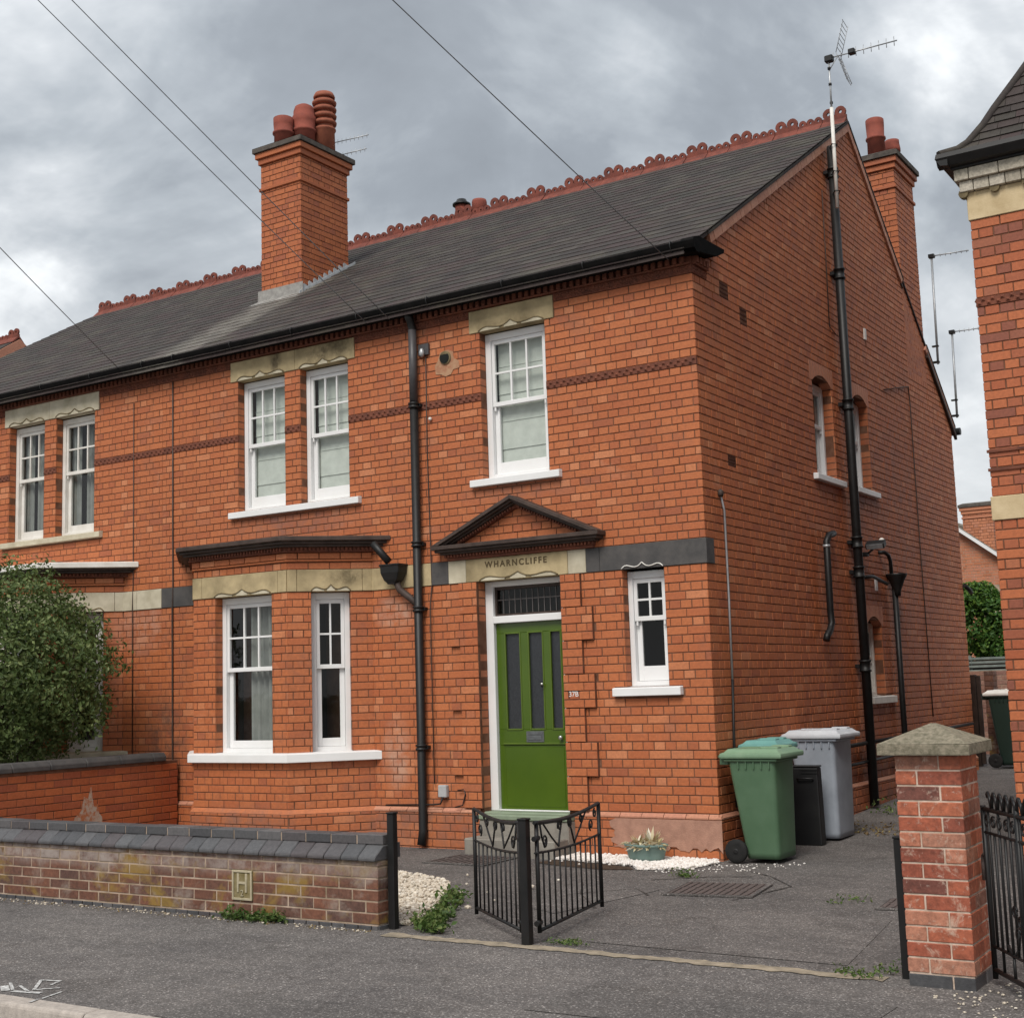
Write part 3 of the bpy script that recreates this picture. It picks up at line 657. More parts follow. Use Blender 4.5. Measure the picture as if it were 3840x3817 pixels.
def crest(kind):
    m = MB(); hl = 0.158
    prof = [(-.15, -.115), (-.02, .012), (0, .024), (.02, .012), (.15, -.135), (.135, -.145), (0, -.012), (-.135, -.125)]
    m.prism([(-hl, y, z) for y, z in prof][::-1], (2 * hl, 0, 0))
    m.box(-hl, hl, -.016, .016, 0.0, 0.058 if kind == 'high' else 0.036)
    def ring(cx, cz, ro, ri, n=14, a0=0.0, a1=2 * math.pi):
        vs = []; fs = []
        for y in (-.015, .015):
            for k in range(n + 1):
                a = a0 + (a1 - a0) * k / n; vs += [(cx + ro * math.cos(a), y, cz + ro * math.sin(a)), (cx + ri * math.cos(a), y, cz + ri * math.sin(a))]
        q = 2 * (n + 1)
        for k in range(n):
            i = 2 * k; fs += [(i + 1, i, i + 2, i + 3)[::-1], (q + i, q + i + 1, q + i + 3, q + i + 2)[::-1], (i, q + i, q + i + 2, i + 2)[::-1], (i + 1, i + 3, q + i + 3, q + i + 1)[::-1]]
        m.add(vs, fs)
    if kind == 'high':
        for cx in (-.079, .079): ring(cx, .108, .074, .022)
        m.box(-.05, .05, -.0145, .0145, .055, .085)
    else:
        for cx in (-.105, 0, .105): ring(cx, .054, .052, .014, 12)
    return m.mesh('ridge_tile', RIDGE)
CH, CLO = crest('high'), crest('low')
def ridge(roof, x0, x1):
    k = 0; n = int(round((x1 - x0) / .323)); st_ = (x1 - x0) / n
    for k in range(n):
        x = x1 - st_ * (k + .5)
        o = part('ridge_tile', CH if k % 2 == 0 else CLO, RIDGE, roof)
        o.matrix_basis = Matrix.Translation((x, 4.86 + U(-.004, .004), roof_z(4.86) + 0.035 + U(-.006, .006))) @ Matrix.Rotation(U(-.015, .015), 4, 'Y') @ Matrix.Diagonal((st_ / .323, 1, 1, 1))
def roof_slab(house, x0, x1):
    m = MB(); t = 0.035
    y0, y2 = -0.20, 9.02
    pts = [(y0, roof_z(y0)), (4.86, roof_z(4.86)), (y2, roof_z(y2)), (y2, roof_z(y2) - t), (4.86, roof_z(4.86) - t * 1.2), (y0, roof_z(y0) - t)]
    m.prism([(x0, y, z - 0.004) for y, z in pts][::-1], (x1 - x0, 0, 0))
    return part('roof', m, SLATE, house)
def gutter(house, x0, x1):
    pr = [(-.095, 5.515), (-.215, 5.515), (-.232, 5.50), (-.222, 5.47), (-.205, 5.435), (-.165, 5.408), (-.095, 5.405)]
    m = MB(); m.prism([(x0, y, z) for y, z in pr], (x1 - x0, 0, 0))
    m.box(x0, x1, -.094, -.002, 5.425, 5.50)
    g = part('gutter', m, BLACKG, house)
    x = x0 + 0.4
    while x < x1:
        part('gutter_bracket', MB().tube([(x, -.10, 5.52), (x, -.225, 5.523), (x, -.238, 5.49), (x, -.212, 5.435), (x, -.16, 5.40)], .006, 5), BLACK, g); x += 0.92
    return g
def frieze(house, x0, x1, gaps, fr=FRONT):
    """moulded terracotta band with a dentil course above"""
    segs = [(x0, x1, 5.27, 5.345)]
    for (a, b) in gaps: segs = sub(segs, (a, b, 5.0, 5.345))
    m = MB(); st = MB(); q = 0.0745
    for (a, b, c, d) in segs:
        m.fbox(fr, a, b, c, d, -0.02, 0.010)
        n = max(1, int(round((b - a) / q))); w_ = (b - a) / n
        for i in range(n):
            u = a + w_ * i; P = fr.p
            # raised leaf-and-rib ornament: two small pyramids per block, alternately slanted
            for (c0, c1, v0_, v1_) in ((u + .004, u + w_ * .5, c + .008, c + .042), (u + w_ * .5, u + w_ - .004, c + .034, d - .006), (u + w_ * .52, u + w_ - .006, c + .007, c + .030), (u + .006, u + w_ * .46, c + .046, d - .006)):
                mu, mv = (c0 + c1) / 2, (v0_ + v1_) / 2
                st.add([P(c0, v0_, .010), P(c1, v0_, .010), P(c1, v1_, .010), P(c0, v1_, .010), P(mu, mv, .026)], [(0, 1, 4), (1, 2, 4), (2, 3, 4), (3, 0, 4)])
    m.fbox(fr, x0, x1, 5.347, 5.428, -0.02, 0.012)
    m.fbox(fr, x0, x1, 5.347, 5.362, 0.012, 0.040)
    f = part('moulded_frieze', m, TERRA, house)
    part('frieze_ornament', st, TERRA, f, kind='stuff')
    dm = MB(); u = x0 + .01
    while u < x1 - .04:
        dm.fbox(fr, u, u + .040, 5.364, 5.426, 0.012, 0.055); u += .0735
    part('dentils', dm, TERRA, f, kind='stuff')
def string_course(house, segs, fr=FRONT, z0=4.412, z1=4.486, mat=None):
    mat = mat or TERRA; q = .0745
    for (a, b) in segs:
        m = MB(); st = MB(); m.fbox(fr, a, b, z0, z1, -.02, .006)
        n = max(1, int(round((b - a) / q))); w_ = (b - a) / n
        for i in range(n):
            u = a + w_ * i; P = fr.p; h = (z1 - z0)
            for (c0, c1, v0_, v1_) in ((u + .003, u + w_ * .55, z0 + .006, z0 + h * .52), (u + w_ * .45, u + w_ - .003, z0 + h * .5, z1 - .005)):
                mu, mv = (c0 + c1) / 2, (v0_ + v1_) / 2
                st.add([P(c0, v0_, .006), P(c1, v0_, .006), P(c1, v1_, .006), P(c0, v1_, .006), P(mu, mv, .022)], [(0, 1, 4), (1, 2, 4), (2, 3, 4), (3, 0, 4)])
        s = part('string_course', m, mat, house)
        part('course_ornament', st, mat, s, kind='stuff')
def band_blocks(house, blocks, fr=FRONT, z0=2.592, z1=2.818):
    for (a, b, mat) in blocks:
        part('stone_band', MB().fbox(fr, a + .0015, b - .0015, z0, z1, -.05, .010 + U(0, .004)), mat, house, bev=0.003)
def lathe_pot(name, c, prof, mat, parent, n=18):
    return part(name, MB().lathe(c, prof, n), mat, parent)
def chimney(house, x0, x1, y0, y1, z0, zs, zc, ztop, mat, nsingle, halves_f=(), halves_s=(), left=True, name='chimney', rws=None):
    """z0 base, zs string course, zc corbel start, ztop cap top"""
    rws = rws or [z0 + .0775 * k for k in range(int((zc - z0) / .0775) + 2)]
    m = MB(); m.box(x0 + .006, x1 - .006, y0 + .006, y1 - .006, z0, zc + .02)
    ch = part(name, m, MORT, house)
    F_ = Frame((x0, y0, 0), (1, 0, 0), (0, -1, 0)); S_ = Frame((x1, y0, 0), (0, 1, 0), (1, 0, 0)); B_ = Frame((x1, y1, 0), (-1, 0, 0), (0, 1, 0)); L_ = Frame((x0, y1, 0), (0, -1, 0), (-1, 0, 0))
    bl = field(F_, 0, x1 - x0, rws, parity=0, vmax=zc, halves=halves_f) + field(S_, 0, y1 - y0, rws, parity=1, vmax=zc, halves=halves_s)
    bl += field(L_, 0, y1 - y0, rws, parity=1, vmax=zc) + field(B_, 0, x1 - x0, rws, vmax=zc)
    lay(bl, mat, ch, nsingle)
    h = (ztop - zc - .10) / 2
    def ring(name, p, a, b, mt, bev=.006): part(name, MB().box(x0 - p, x1 + p, y0 - p, y1 + p, a, b), mt, ch, bev=bev)
    ring('projecting_course', .022, zs, zs + .045, mat)
    ring('corbel_course', .028, zc, zc + h, mat); ring('corbel_course', .058, zc + h + .001, zc + 2 * h, mat)
    m = MB(); p = .085
    m.box(x0 - p, x1 + p, y0 - p, y1 + p, zc + 2 * h + .001, ztop - .03)
    q = .02
    m.add([(x0 - p, y0 - p, ztop - .029), (x1 + p, y0 - p, ztop - .029), (x1 + p, y1 + p, ztop - .029), (x0 - p, y1 + p, ztop - .029), (x0 + q, y0 + q, ztop + .02), (x1 - q, y0 + q, ztop + .02), (x1 - q, y1 - q, ztop + .02), (x0 + q, y1 - q, ztop + .02)],
          [(4, 5, 6, 7), (0, 1, 5, 4), (1, 2, 6, 5), (2, 3, 7, 6), (3, 0, 4, 7)])
    part('chimney_cap', m, plain('sooty_cap' + str(len(MATS)), (0.075, 0.066, 0.060), (0.13, 0.115, 0.10), 10, 0.95, 0.1, 0.6, 90), ch, bev=.004)
    return ch
def bay(house, x0, x1, D, op_f, op_c, corn_mat, sill_mat, band_mat, nsingle, win_mat=None, cols_f=3, cols_c=2, vm=1.82, inside='curtain', ztop=3.15, corn_top=None):
    s2 = math.sqrt(2); LC = D * s2
    FF = Frame((x0, -D, 0), (1, 0, 0), (0, -1, 0)); FC = Frame((x1, -D, 0), (1, 1, 0), (1, -1, 0)); FL = Frame((x0 - D, 0, 0), (1, -1, 0), (-1, -1, 0))
    def plan(p): return [(x0 - D - s2 * p, -.001), (x0 - .4142 * p, -(D + p)), (x1 + .4142 * p, -(D + p)), (x1 + D + s2 * p, -.001)]
    def layer(nm, p, za, zb, mat, par, bev=.004): return part(nm, MB().prism([(x, y, za) for x, y in plan(p)], (0, 0, zb - za)), mat, par, bev=bev)
    W0, W1 = x1 - x0, LC
    hf = [(op_f[0], op_f[1], .955, 2.60), (-1, 9, .855, .955), (-1, 9, 2.592, 2.818)]; hc = [(op_c[0], op_c[1], .955, 2.60), (-1, 9, .855, .955), (-1, 9, 2.592, 2.818)]
    hl = [(W1 - op_c[1], W1 - op_c[0], .955, 2.60)] + hf[1:]
    b = backing(FF, 0, W0, 0.0, 3.02, hf)
    for fr, hh in ((FC, hc), (FL, hl)):
        q = backing(fr, 0, W1, 0.0, 3.02, hh); b.add(q.v, q.f)
    for fr, (a, c) in ((FF, op_f), (FC, op_c)):
        for u, sd_ in ((a, 1), (c, -1)):
            b.add([fr.p(u - .0005 * sd_, .955, 0), fr.p(u - .0005 * sd_, .955, -.22), fr.p(u - .0005 * sd_, 2.6, -.22), fr.p(u - .0005 * sd_, 2.6, 0)], [(0, 1, 2, 3)])
    B = part('bay', b, MORT, house)
    bl = field(FF, 0, W0, HROWS, hf, 0, vmin=.39, vmax=2.90) + field(FC, 0, W1, HROWS, hc, 1, vmin=.39, vmax=2.90, st=.2193) + field(FL, 0, W1, HROWS, hl, 1, vmin=.39, vmax=2.90, st=.2193)
    bl += field(FF, -.01, W0 + .01, [2.925, 2.995], (), 1, d=.018, bond='s') + field(FC, -.01, W1, [2.925, 2.995], (), 1, d=.018, bond='s') + field(FL, 0, W1 + .01, [2.925, 2.995], (), 1, d=.018, bond='s')
    for fr, (a, c) in ((FF, op_f), (FC, op_c)):
        for u, sd_ in ((a, 1), (c, -1)):
            f2, bb = reveal(fr, u, .955, 2.6, .11, sd_); bl += bb
    lay(bl, BRICK, B, nsingle)
    layer('projecting_course', .020, 2.902, 2.922, BRICK, B)
    # sill
    m = MB(); p = .065; a, c = plan(p), plan(.0)
    n = 4; m.add([(x, y, .858) for x, y in a] + [(x, y, .945) for x, y in a] + [(x, y, .957) for x, y in plan(-.02)], [(0, 1, 5, 4), (1, 2, 6, 5), (2, 3, 7, 6), (3, 2, 1, 0), (4, 5, 9, 8), (5, 6, 10, 9), (6, 7, 11, 10), (8, 9, 10, 11)])
    part('bay_sill', m, sill_mat, B, bev=.005)
    # plinth
    pl = layer('plinth', .032, 0.0, .345, MORT, B, bev=0)
    bl = []
    for fr, w_ in ((FF, W0), (FC, W1), (FL, W1)):
        bl += field(fr, -.01, w_ + .01, [0.0, .0775, .155, .2325, .31, .345], (), 1, d=.038)
    lay(bl, BRICK, B, 0, mass='plinth_brickwork')
    m = MB(); a, c = plan(.032), plan(.002)
    m.add([(x, y, .346) for x, y in a] + [(x, y, .39) for x, y in c], [(0, 1, 5, 4), (1, 2, 6, 5), (2, 3, 7, 6)]); part('plinth_chamfer', m, BRICK, B)
    # stone band over the windows
    for fr, w_, op in ((FF, W0, op_f), (FC, W1, op_c)):
        if fr is FF: cuts = (0.13, W0 - .12)
        else: cuts = (.10, W1 - .10)
        lintel(B and house, fr, 0.0, w_, 2.592, 2.818, [op], proj=.012, mat=band_mat, stone_joints=cuts)
    part('lintel', MB().fbox(FL, 0, W1, 2.592, 2.818, -.05, .012), band_mat, house)
    # cornice
    layer('cornice', .055, 2.998, 3.012, TERRA, B, bev=0)
    dm = MB()
    for fr, w_ in ((FF, W0), (FC, W1)):
        u = .01
        while u < w_: dm.fbox(fr, u, u + .022, 3.013, 3.045, .02, .078); u += .042
    part('dentils', dm, TERRA, B, kind='stuff')
    layer('cornice', .050, 3.0125, 3.046, TERRA, B, bev=0)
    layer('cornice', .115, 3.0465, 3.072, corn_mat, B); layer('cornice', .150, 3.0725, 3.100, corn_mat, B)
    layer('cornice', .190, 3.1005, ztop, corn_top or corn_mat, B, bev=.008)
    # windows
    sash_window(house, FF, op_f[0], op_f[1], .955, 2.585, vm, cols_f, dep=.105, mat=win_mat, inside=inside, brail=.075, horn=False)
    sash_window(house, FC, op_c[0], op_c[1], .955, 2.585, vm, cols_c, dep=.105, mat=win_mat, inside=None, brail=.085, gl=GLASSD, horn=False)
    return B

# ================================================================== HOUSE WITH THE GREEN DOOR
A = thing('brick_house', 'red brick semi-detached house with the green front door, pediment and long slate roof', 'house', (-3.4, 4, 0))
PX = -6.94
OPS = [(-2.37, -1.60, 3.61, 5.11), (-5.71, -5.00, 3.61, 5.11), (-4.77, -4.09, 3.61, 5.11)]
DOOROP = (-2.47, -1.51, 0.0, 2.592); SMALL = (-.855, -.425, 1.515, 2.592)
LINT = [(-2.49, -1.49, 5.11, 5.338), (-5.82, -3.99, 5.11, 5.338)]
SILL = [(-2.50, -1.46, 3.53, 3.612), (-5.82, -3.93, 3.525, 3.607), (-.98, -.29, 1.43, 1.517)]
qr = [HROWS[28 - 4 * i] for i in range(8)]
QU = []
for i in range(7):
    long_ = (i % 2 == 1)
    QU.append((-1.51, -1.51 + (.335 if long_ else .215), qr[i + 1], qr[i]))
    QU.append((-2.47 - (.335 if long_ else .215), -2.47, qr[i + 1], qr[i]))
STRG = [(PX, -5.71), (-5.00, -4.77), (-4.09, -2.37), (-1.60, 0.0)]
holesA = OPS + [DOOROP, SMALL] + LINT + SILL + QU + [(a, b, 4.412, 4.486) for a, b in STRG] + [(PX, .01, 2.592, 2.818), (-6.36, -3.85, 0, 3.0), (PX, 1, 5.27, 9)]
openA = OPS + [DOOROP, SMALL]
fw = part('front_wall', backing(FRONT, PX, -.0055, 0.0, 5.52, openA), MORT, A)
bl = field(FRONT, PX, 0, HROWS, holesA, 0, vmax=5.27)
for (a, b, c, d) in QU:
    part('quoin_block', MB().fbox(FRONT, a, b, c + .002, d - .004, -.005, .029), MORT, A)
    bl += field(FRONT, a, b, HROWS, (), 0, off=a if a > -2 else b, vmin=c, vmax=d, d=.0355)
for (a, b, c, d) in OPS + [SMALL]:
    for u, s_ in ((a, 1), (b, -1)):
        f2, bb = reveal(FRONT, u, c, d, .10, s_); bl += bb
f2, bb = reveal(FRONT, -2.47, .36, 2.59, .125, 1); bl += bb
f2, bb = reveal(FRONT, -1.51, .36, 2.59, .125, -1); bl += bb
lay(bl, BRICK, fw, 195, avoid=lambda c: (c.x < -3.3 and c.z < 3))
for (a, b, c, d) in openA:
    for u in (a - .0004, b + .0004): m = MB(); m.add([(u, .0, c), (u, .3, c), (u, .3, d), (u, 0, d)], [(0, 1, 2, 3)]); part('jamb_mortar', m, MORT, A)
# side (gable) wall
SW = [(3.03, 3.66, 3.755, 4.86), (4.36, 4.93, 3.755, 4.86), (4.38, 4.93, 1.315, 2.20)]
ARCH = [(2.96, 3.73, 4.80, 5.03), (4.29, 5.00, 4.80, 5.03), (4.31, 5.00, 2.14, 2.37)]
SSILL = [(2.90, 3.84, 3.68, 3.757), (4.25, 5.08, 3.68, 3.757), (4.30, 5.18, 1.225, 1.317)]
GH = [(-FS, 1.0, 5.435), (-RS, 1.0, 5.435 + FS * 4.86 - RS * 4.86)]
VENTS = [(.62, .83, 5.19, 5.34), (1.08, 1.27, 5.02, 5.19), (.60, .80, 3.545, 3.66)]
sw = part('side_wall', backing(SIDE, .0055, 8.85, 0.0, 8.45, SW, halves=GH), MORT, A)
bl = field(SIDE, 0, 8.85, HROWS, SW + ARCH + SSILL + VENTS + [(-.01, .16, 2.592, 2.818)], 1, halves=GH, jit=.0022)
for (a, b, c, d) in SW:
    for u, s_ in ((a, 1), (b, -1)):
        f2, bb = reveal(SIDE, u, c, d, .115, s_); bl += bb
lay(bl, SIDEB, sw, 60)
for (a, b, c, d) in SW:
    for u in (a - .0004, b + .0004): m = MB(); m.add([(0, u, c), (-.3, u, c), (-.3, u, d), (0, u, d)], [(0, 1, 2, 3)]); part('jamb_mortar', m, MORT, A)
    m = MB(); m.add([(0, a, d), (-.3, a, d), (-.3, b, d), (0, b, d)], [(0, 1, 2, 3)]); part('head_mortar', m, MORT, A)
ARB = bricky('pale_rubbed_brick', [(0.0, (0.46, 0.19, 0.105)), (0.6, (0.50, 0.215, 0.125)), (1.0, (0.42, 0.16, 0.09))])
for (a, b, c, d), (wa, wb, wc, wd) in zip(ARCH, SW):
    par = part('window_arch', MB().fbox(SIDE, a, wa, c, d, -.01, -.004), MORT, A); n = 9
    for i in range(n):
        def arc(t):
            u = a + (b - a) * t; s_ = (u - (wa + wb) / 2) / ((wb - wa) / 2)
            return (u, c + max(0.0, .10 * (1 - s_ * s_)) if abs(s_) < 1 else c)
        p0, p1 = arc((i + .04) / n), arc((i + .96) / n)
        poly = [p0, p1, (a + (b - a) * (i + .96) / n, d), (a + (b - a) * (i + .04) / n, d)]
        vs, fs = brick_geo(poly, depth=.115); mm = MB(); mm.add([SIDE.p(p[0], p[1], p[2] + .001) for p in vs], fs); part('voussoir', mm, ARB, par)
for (a, b, c, d) in SW[:2]:
    W = sash_window(A, SIDE, a, b, c, d - .03, c + .60, 1, dep=.11, inside='curtain', brail=.08, box=.05, upper_rows=1)
sash_window(A, SIDE, SW[2][0], SW[2][1], 1.315, 2.17, 1.76, 1, dep=.11, inside=None, brail=.07, box=.05, upper_rows=1, gl=GLASSD, mat=CREAMW)
for s_ in SSILL: sill(A, SIDE, s_[0], s_[1], s_[2], s_[3], .055, mat=CREAMW if s_[2] < 2 else WHITE, back=-.11)
VENTM = plain('dark_clay_vent', (0.10, 0.042, 0.030), (0.07, 0.03, 0.022), 30, 0.9, 0.1)
for (a, b, c, d) in VENTS:
    v = part('air_vent', MB().fbox(SIDE, a + .006, b - .006, c + .004, d - .004, -.03, -.006), VENTM, A)
    for k in range(4):
        y = c + .012 + (d - c - .024) * k / 3; part('vent_bar', MB().fbox(SIDE, a + .012, b - .012, y - .007, y + .007, -.006, -.001), VENTM, v)
# plinth
def plinth(house, fr, u0, u1, holes, nm='plinth', z1=.345):
    m = MB()
    rs = [(u0, u1, -.02, z1)]
    for h in holes: rs = sub(rs, h)
    for (a, b, c, d) in rs: m.fbox(fr, a, b, c, d, -.02, .026)
    p = part(nm, m, MORT, house)
    bb = field(fr, u0, u1, [-.07, 0.0075, .085, .1625, .24, .3175, z1], holes, 1, d=.032)
    lay(bb, BRICK, p, 0, mass='plinth_brickwork')
    m = MB(); x = u0
    while x < u1 - .02:
        xb = min(x + .22, u1)
        if not any(h[0] < (x + xb) / 2 < h[1] for h in holes):
            m.prism([fr.p(x + .003, z1 + .001, .034), fr.p(x + .003, z1 + .014, .034), fr.p(x + .003, .388, .002), fr.p(x + .003, z1 + .001, .0)], fr.u * (xb - x - .006))
        x += .22
    part('plinth_chamfer', m, VERGE, p)
    return p
PL = plinth(A, FRONT, -3.83, .030, [(-2.47, -1.51, -1, 1)])
plinth(A, FRONT, PX, -6.40, [])
plinth(A, SIDE, -.030, 8.85, [])
m = MB()      # render patch over the plinth by the corner
nx, nz = 26, 10; vs = []; fs = []
for j in range(nz + 1):
    for i in range(nx + 1):
        u = -1.02 + 1.056 * i / nx; v = .075 + .265 * j / nz
        if j == 0: v += U(-.03, .045)
        if i == 0: u += U(-.06, .03)
        vs.append(FRONT.p(u, v, .037 + U(0, .003)))
for j in range(nz):
    for i in range(nx): k = j * (nx + 1) + i; fs.append((k, k + 1, k + nx + 2, k + nx + 1))
m.add(vs, fs, True); part('cement_render', m, REND, PL)
# upstairs windows, lintels, sills
sash_window(A, FRONT, *OPS[0][:2], 3.612, 5.10, 4.37, 3, inside='blind', brail=.12, box=.065)
for o in OPS[1:]: sash_window(A, FRONT, *o[:2], 3.607, 5.10, 4.36, 3, inside='blind', brail=.12, box=.055)
sash_window(A, FRONT, *SMALL[:2], 1.517, 2.575, 2.135, 2, inside=None, brail=.135, box=.05, gl=GLASSD)
lintel(A, FRONT, *LINT[0], [OPS[0][:2]])
lintel(A, FRONT, *LINT[1], [OPS[1][:2], OPS[2][:2]], stone_joints=(-5.10, -4.84))
sill(A, FRONT, *SILL[0], .06); sill(A, FRONT, *SILL[1], .06); sill(A, FRONT, *SILL[2], .06)
string_course(A, STRG)
frieze(A, PX, .0, [(-2.495, -1.485), (-5.825, -3.985)])
frieze(A, .0, .30, [], SIDE)
band_blocks(A, [(PX, -6.36, DSTONE), (-3.85, -3.03, STONE), (-3.03, -2.82, DSTONE), (-2.82, -2.605, STONE2), (-1.43, -1.232, STONE2), (-1.232, -1.085, DSTONE), (-1.085, -.004, DSTONE)])
part('stone_band', MB().fbox(SIDE, -.010, .16, 2.592, 2.818, -.05, .011), DSTONE, A, bev=.003)
# small carved lintel foot over the little window
pts, K = ogee(FRONT, -.64, .43, 2.594, .016, .05); part('carved_moulding', MB().tube(pts, .006, 6), CREAMW, A)
# name stone and lettering
NS = lintel(A, FRONT, -2.605, -1.43, 2.592, 2.818, [(-2.44, -1.54)], proj=.014, mat=STONE)
def text(body, loc, size, mat, parent, name, rot=(math.pi / 2, 0, 0), ext=.002, space=1.0, xs=1.0, off=0.0):
    c = bpy.data.curves.new(name, 'FONT'); c.body = body; c.size = size; c.extrude = ext; c.align_x = 'CENTER'; c.align_y = 'CENTER'; c.space_character = space
    c.offset = off
    tmp = bpy.data.objects.new('text_source', c); COL.objects.link(tmp); bpy.context.view_layer.update()
    me = bpy.data.meshes.new_from_object(tmp.evaluated_get(bpy.context.evaluated_depsgraph_get())); bpy.data.objects.remove(tmp); bpy.data.curves.remove(c)
    me.materials.clear(); me.materials.append(mat); me.name = name
    o = bpy.data.objects.new(name, me); COL.objects.link(o)
    o.parent = parent
    inv = Matrix.Translation(-LOCS[parent.name]) if parent.name in LOCS else Matrix()
    o.matrix_parent_inverse = inv; o.location = loc; o.rotation_euler = rot; o.scale = (xs, 1, 1)
    return o
CUT = plain('incised_letter_shadow', (0.12, 0.09, 0.05), (0.085, 0.065, 0.04), 20, 0.95, 0.1)
text('WHARNCLIFFE', (-2.015, -.0155, 2.748), .084, CUT, NS, 'carved_lettering', space=1.36, off=.0022)
# pediment
m = MB(); zb = 2.966; xl, xr, xa, za = -2.93, -1.01, -1.97, 3.395; sl = (za - zb) / (xa - xl)
PD = part('pediment', MB().prism([FRONT.p(xl + .26, zb, .0), FRONT.p(xr - .26, zb, .0), FRONT.p(xa, za - .115, .0)], (0, -.004, 0)), MORT, A)
bb = field(FRONT, xl + .2, xr - .2, [2.966 + .0775 * k for k in range(6)], (), 0, d=.012, halves=[(-sl, 1, za - .115 - sl * xa), (sl, 1, za - .115 + sl * xa)])
lay(bb, BRICK, PD, 0, mass='tympanum_brickwork')
def rake(nm, t0, t1, d, mat):
    for s_ in (1, -1):
        P = [(xl + t0 / sl, zb), (xa, za - t0), (xa, za - t1), (xl + t1 / sl, zb)]
        if s_ == -1: P = [(2 * xa - x, z) for x, z in P]
        q = [FRONT.p(x, z, 0.0) for x, z in P]
        if s_ == 1: q = q[::-1]
        part(nm, MB().prism(q, (0, -d, 0)), mat, PD, bev=.004)
rake('raking_moulding', 0.0, .040, .165, BROWNP); rake('raking_moulding', .0405, .062, .135, BROWNP); rake('raking_moulding', .0625, .080, .095, BROWNP); rake('raking_moulding', .0805, .112, .05, TERRA)
dm = MB()
for s_ in (1, -1):
    n = 24
    for k in range(n):
        x = xl + .22 + (xa - xl - .25) * k / n; z = zb + sl * (x - xl) - .0805
        if z - .03 < zb + .01: continue
        xx = x if s_ == 1 else 2 * xa - x - .02
        dm.fbox(FRONT, xx, xx + .018, z - .024, z - .002, .03, .075)
for k in range(44):
    x = xl + .11 + k * .0385; dm.fbox(FRONT, x, x + .02, 2.850, 2.874, .03, .078)
part('dentils', dm, TERRA, PD, kind='stuff')
for (p, za_, zb_, mt) in ((.045, 2.820, 2.846, TERRA), (.055, 2.8465, 2.878, TERRA), (.095, 2.8785, 2.898, BROWNP), (.135, 2.8985, 2.925, BROWNP), (.165, 2.9255, 2.9655, BROWNP)):
    part('base_moulding', MB().fbox(FRONT, xl + .165 - p, xr - .165 + p, za_, zb_, -.01, p), mt, PD, bev=.004)
# door, frame, fanlight
m = MB(); strip_frame(m, FRONT, -2.49, -1.49, .36, 2.592, .105, .105, .012, .055, -.235, -.125)
m.fbox(FRONT, -2.385, -1.595, 2.175, 2.245, -.235, -.118)
part('door_frame', m, WHITE, A, bev=.005)
D0 = -.17
dm = MB(); G = [(-2.285, -2.105), (-2.015, -1.845), (-1.765, -1.64)]
dx0, dx1 = -2.383, -1.597
dm.fbox(FRONT, dx0, dx1, .372, .985, D0 - .04, D0)                          # flush lower panel
dm.fbox(FRONT, dx0, dx1, .9855, 1.135, D0 - .04, D0 + .001); dm.fbox(FRONT, dx0, dx1, 2.075, 2.173, D0 - .04, D0 + .001)
xs = [dx0] + [q for g in G for q in g] + [dx1]
for a, b in zip(xs[::2], xs[1::2]): dm.fbox(FRONT, a, b, 1.1355, 2.0745, D0 - .04, D0 + .0005)
DR = part('front_door', dm, DOOR, A, bev=.003)
part('lower_panel', MB().fbox(FRONT, dx0 + .07, dx1 - .05, .40, .965, D0, D0 + .004), DOOR, DR, bev=.003)
part('panel_bead', MB().fbox(FRONT, dx0 + .05, dx1 - .03, .990, 1.008, D0, D0 + .016), DOORL, DR, bev=.004)
for (a, b) in G:
    part('door_pane', MB().fbox(FRONT, a, b, 1.136, 2.074, D0 - .03, D0 - .018), OBSC, DR)
    mm = MB(); strip_frame(mm, FRONT, a - .004, b + .004, 1.128, 2.080, .014, .014, .016, .014, D0 - .016, D0 + .008); part('glazing_bead', mm, DOORL, DR, bev=.003)
lp = part('letter_plate', MB().fbox(FRONT, -2.065, -1.865, 1.012, 1.118, D0 + .001, D0 + .009), PEWTER, DR, bev=.003)
part('letter_flap', MB().fbox(FRONT, -2.045, -1.885, 1.035, 1.072, D0 + .009, D0 + .016), PEWTER, lp, bev=.003)
part('flap_hinge', MB().fbox(FRONT, -2.045, -1.885, 1.086, 1.094, D0 + .009, D0 + .014), PEWTER, lp)
def knob(nm, c, r, mat, par):
    prof = [(r * .35, 0), (r * .35, r * .9), (r * .8, r * 1.1), (r, r * 1.6), (r * .85, r * 2.1), (r * .3, r * 2.35)]
    m = MB().lathe((0, 0, 0), prof, 14); m.v = [(c[0] + x, c[1] - z, c[2] + y) for x, y, z in m.v]; return part(nm, m, mat, par)
knob('door_knob', (-1.662, -D0, 1.055), .024, CHROME, DR)
knob('latch_rose', (-1.858, -D0, 1.565), .017, CHROME, DR); part('latch_pull', MB().tube([(-1.862, -D0 - .03, 1.59), (-1.858, -D0 - .035, 1.56), (-1.85, -D0 - .03, 1.535)], .007, 6), BLACK, DR)
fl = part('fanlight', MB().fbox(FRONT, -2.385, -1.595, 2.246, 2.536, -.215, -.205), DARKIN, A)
part('fanlight_frame', (lambda q: (strip_frame(q, FRONT, -2.386, -1.594, 2.245, 2.537, .022, .022, .022, .03, -.2, -.165), q)[1])(MB()), BROWNP, fl)
LEADC = plain('lead_came', (0.10, 0.09, 0.088), (0.14, 0.125, 0.12), 20, 0.6, 0.3)
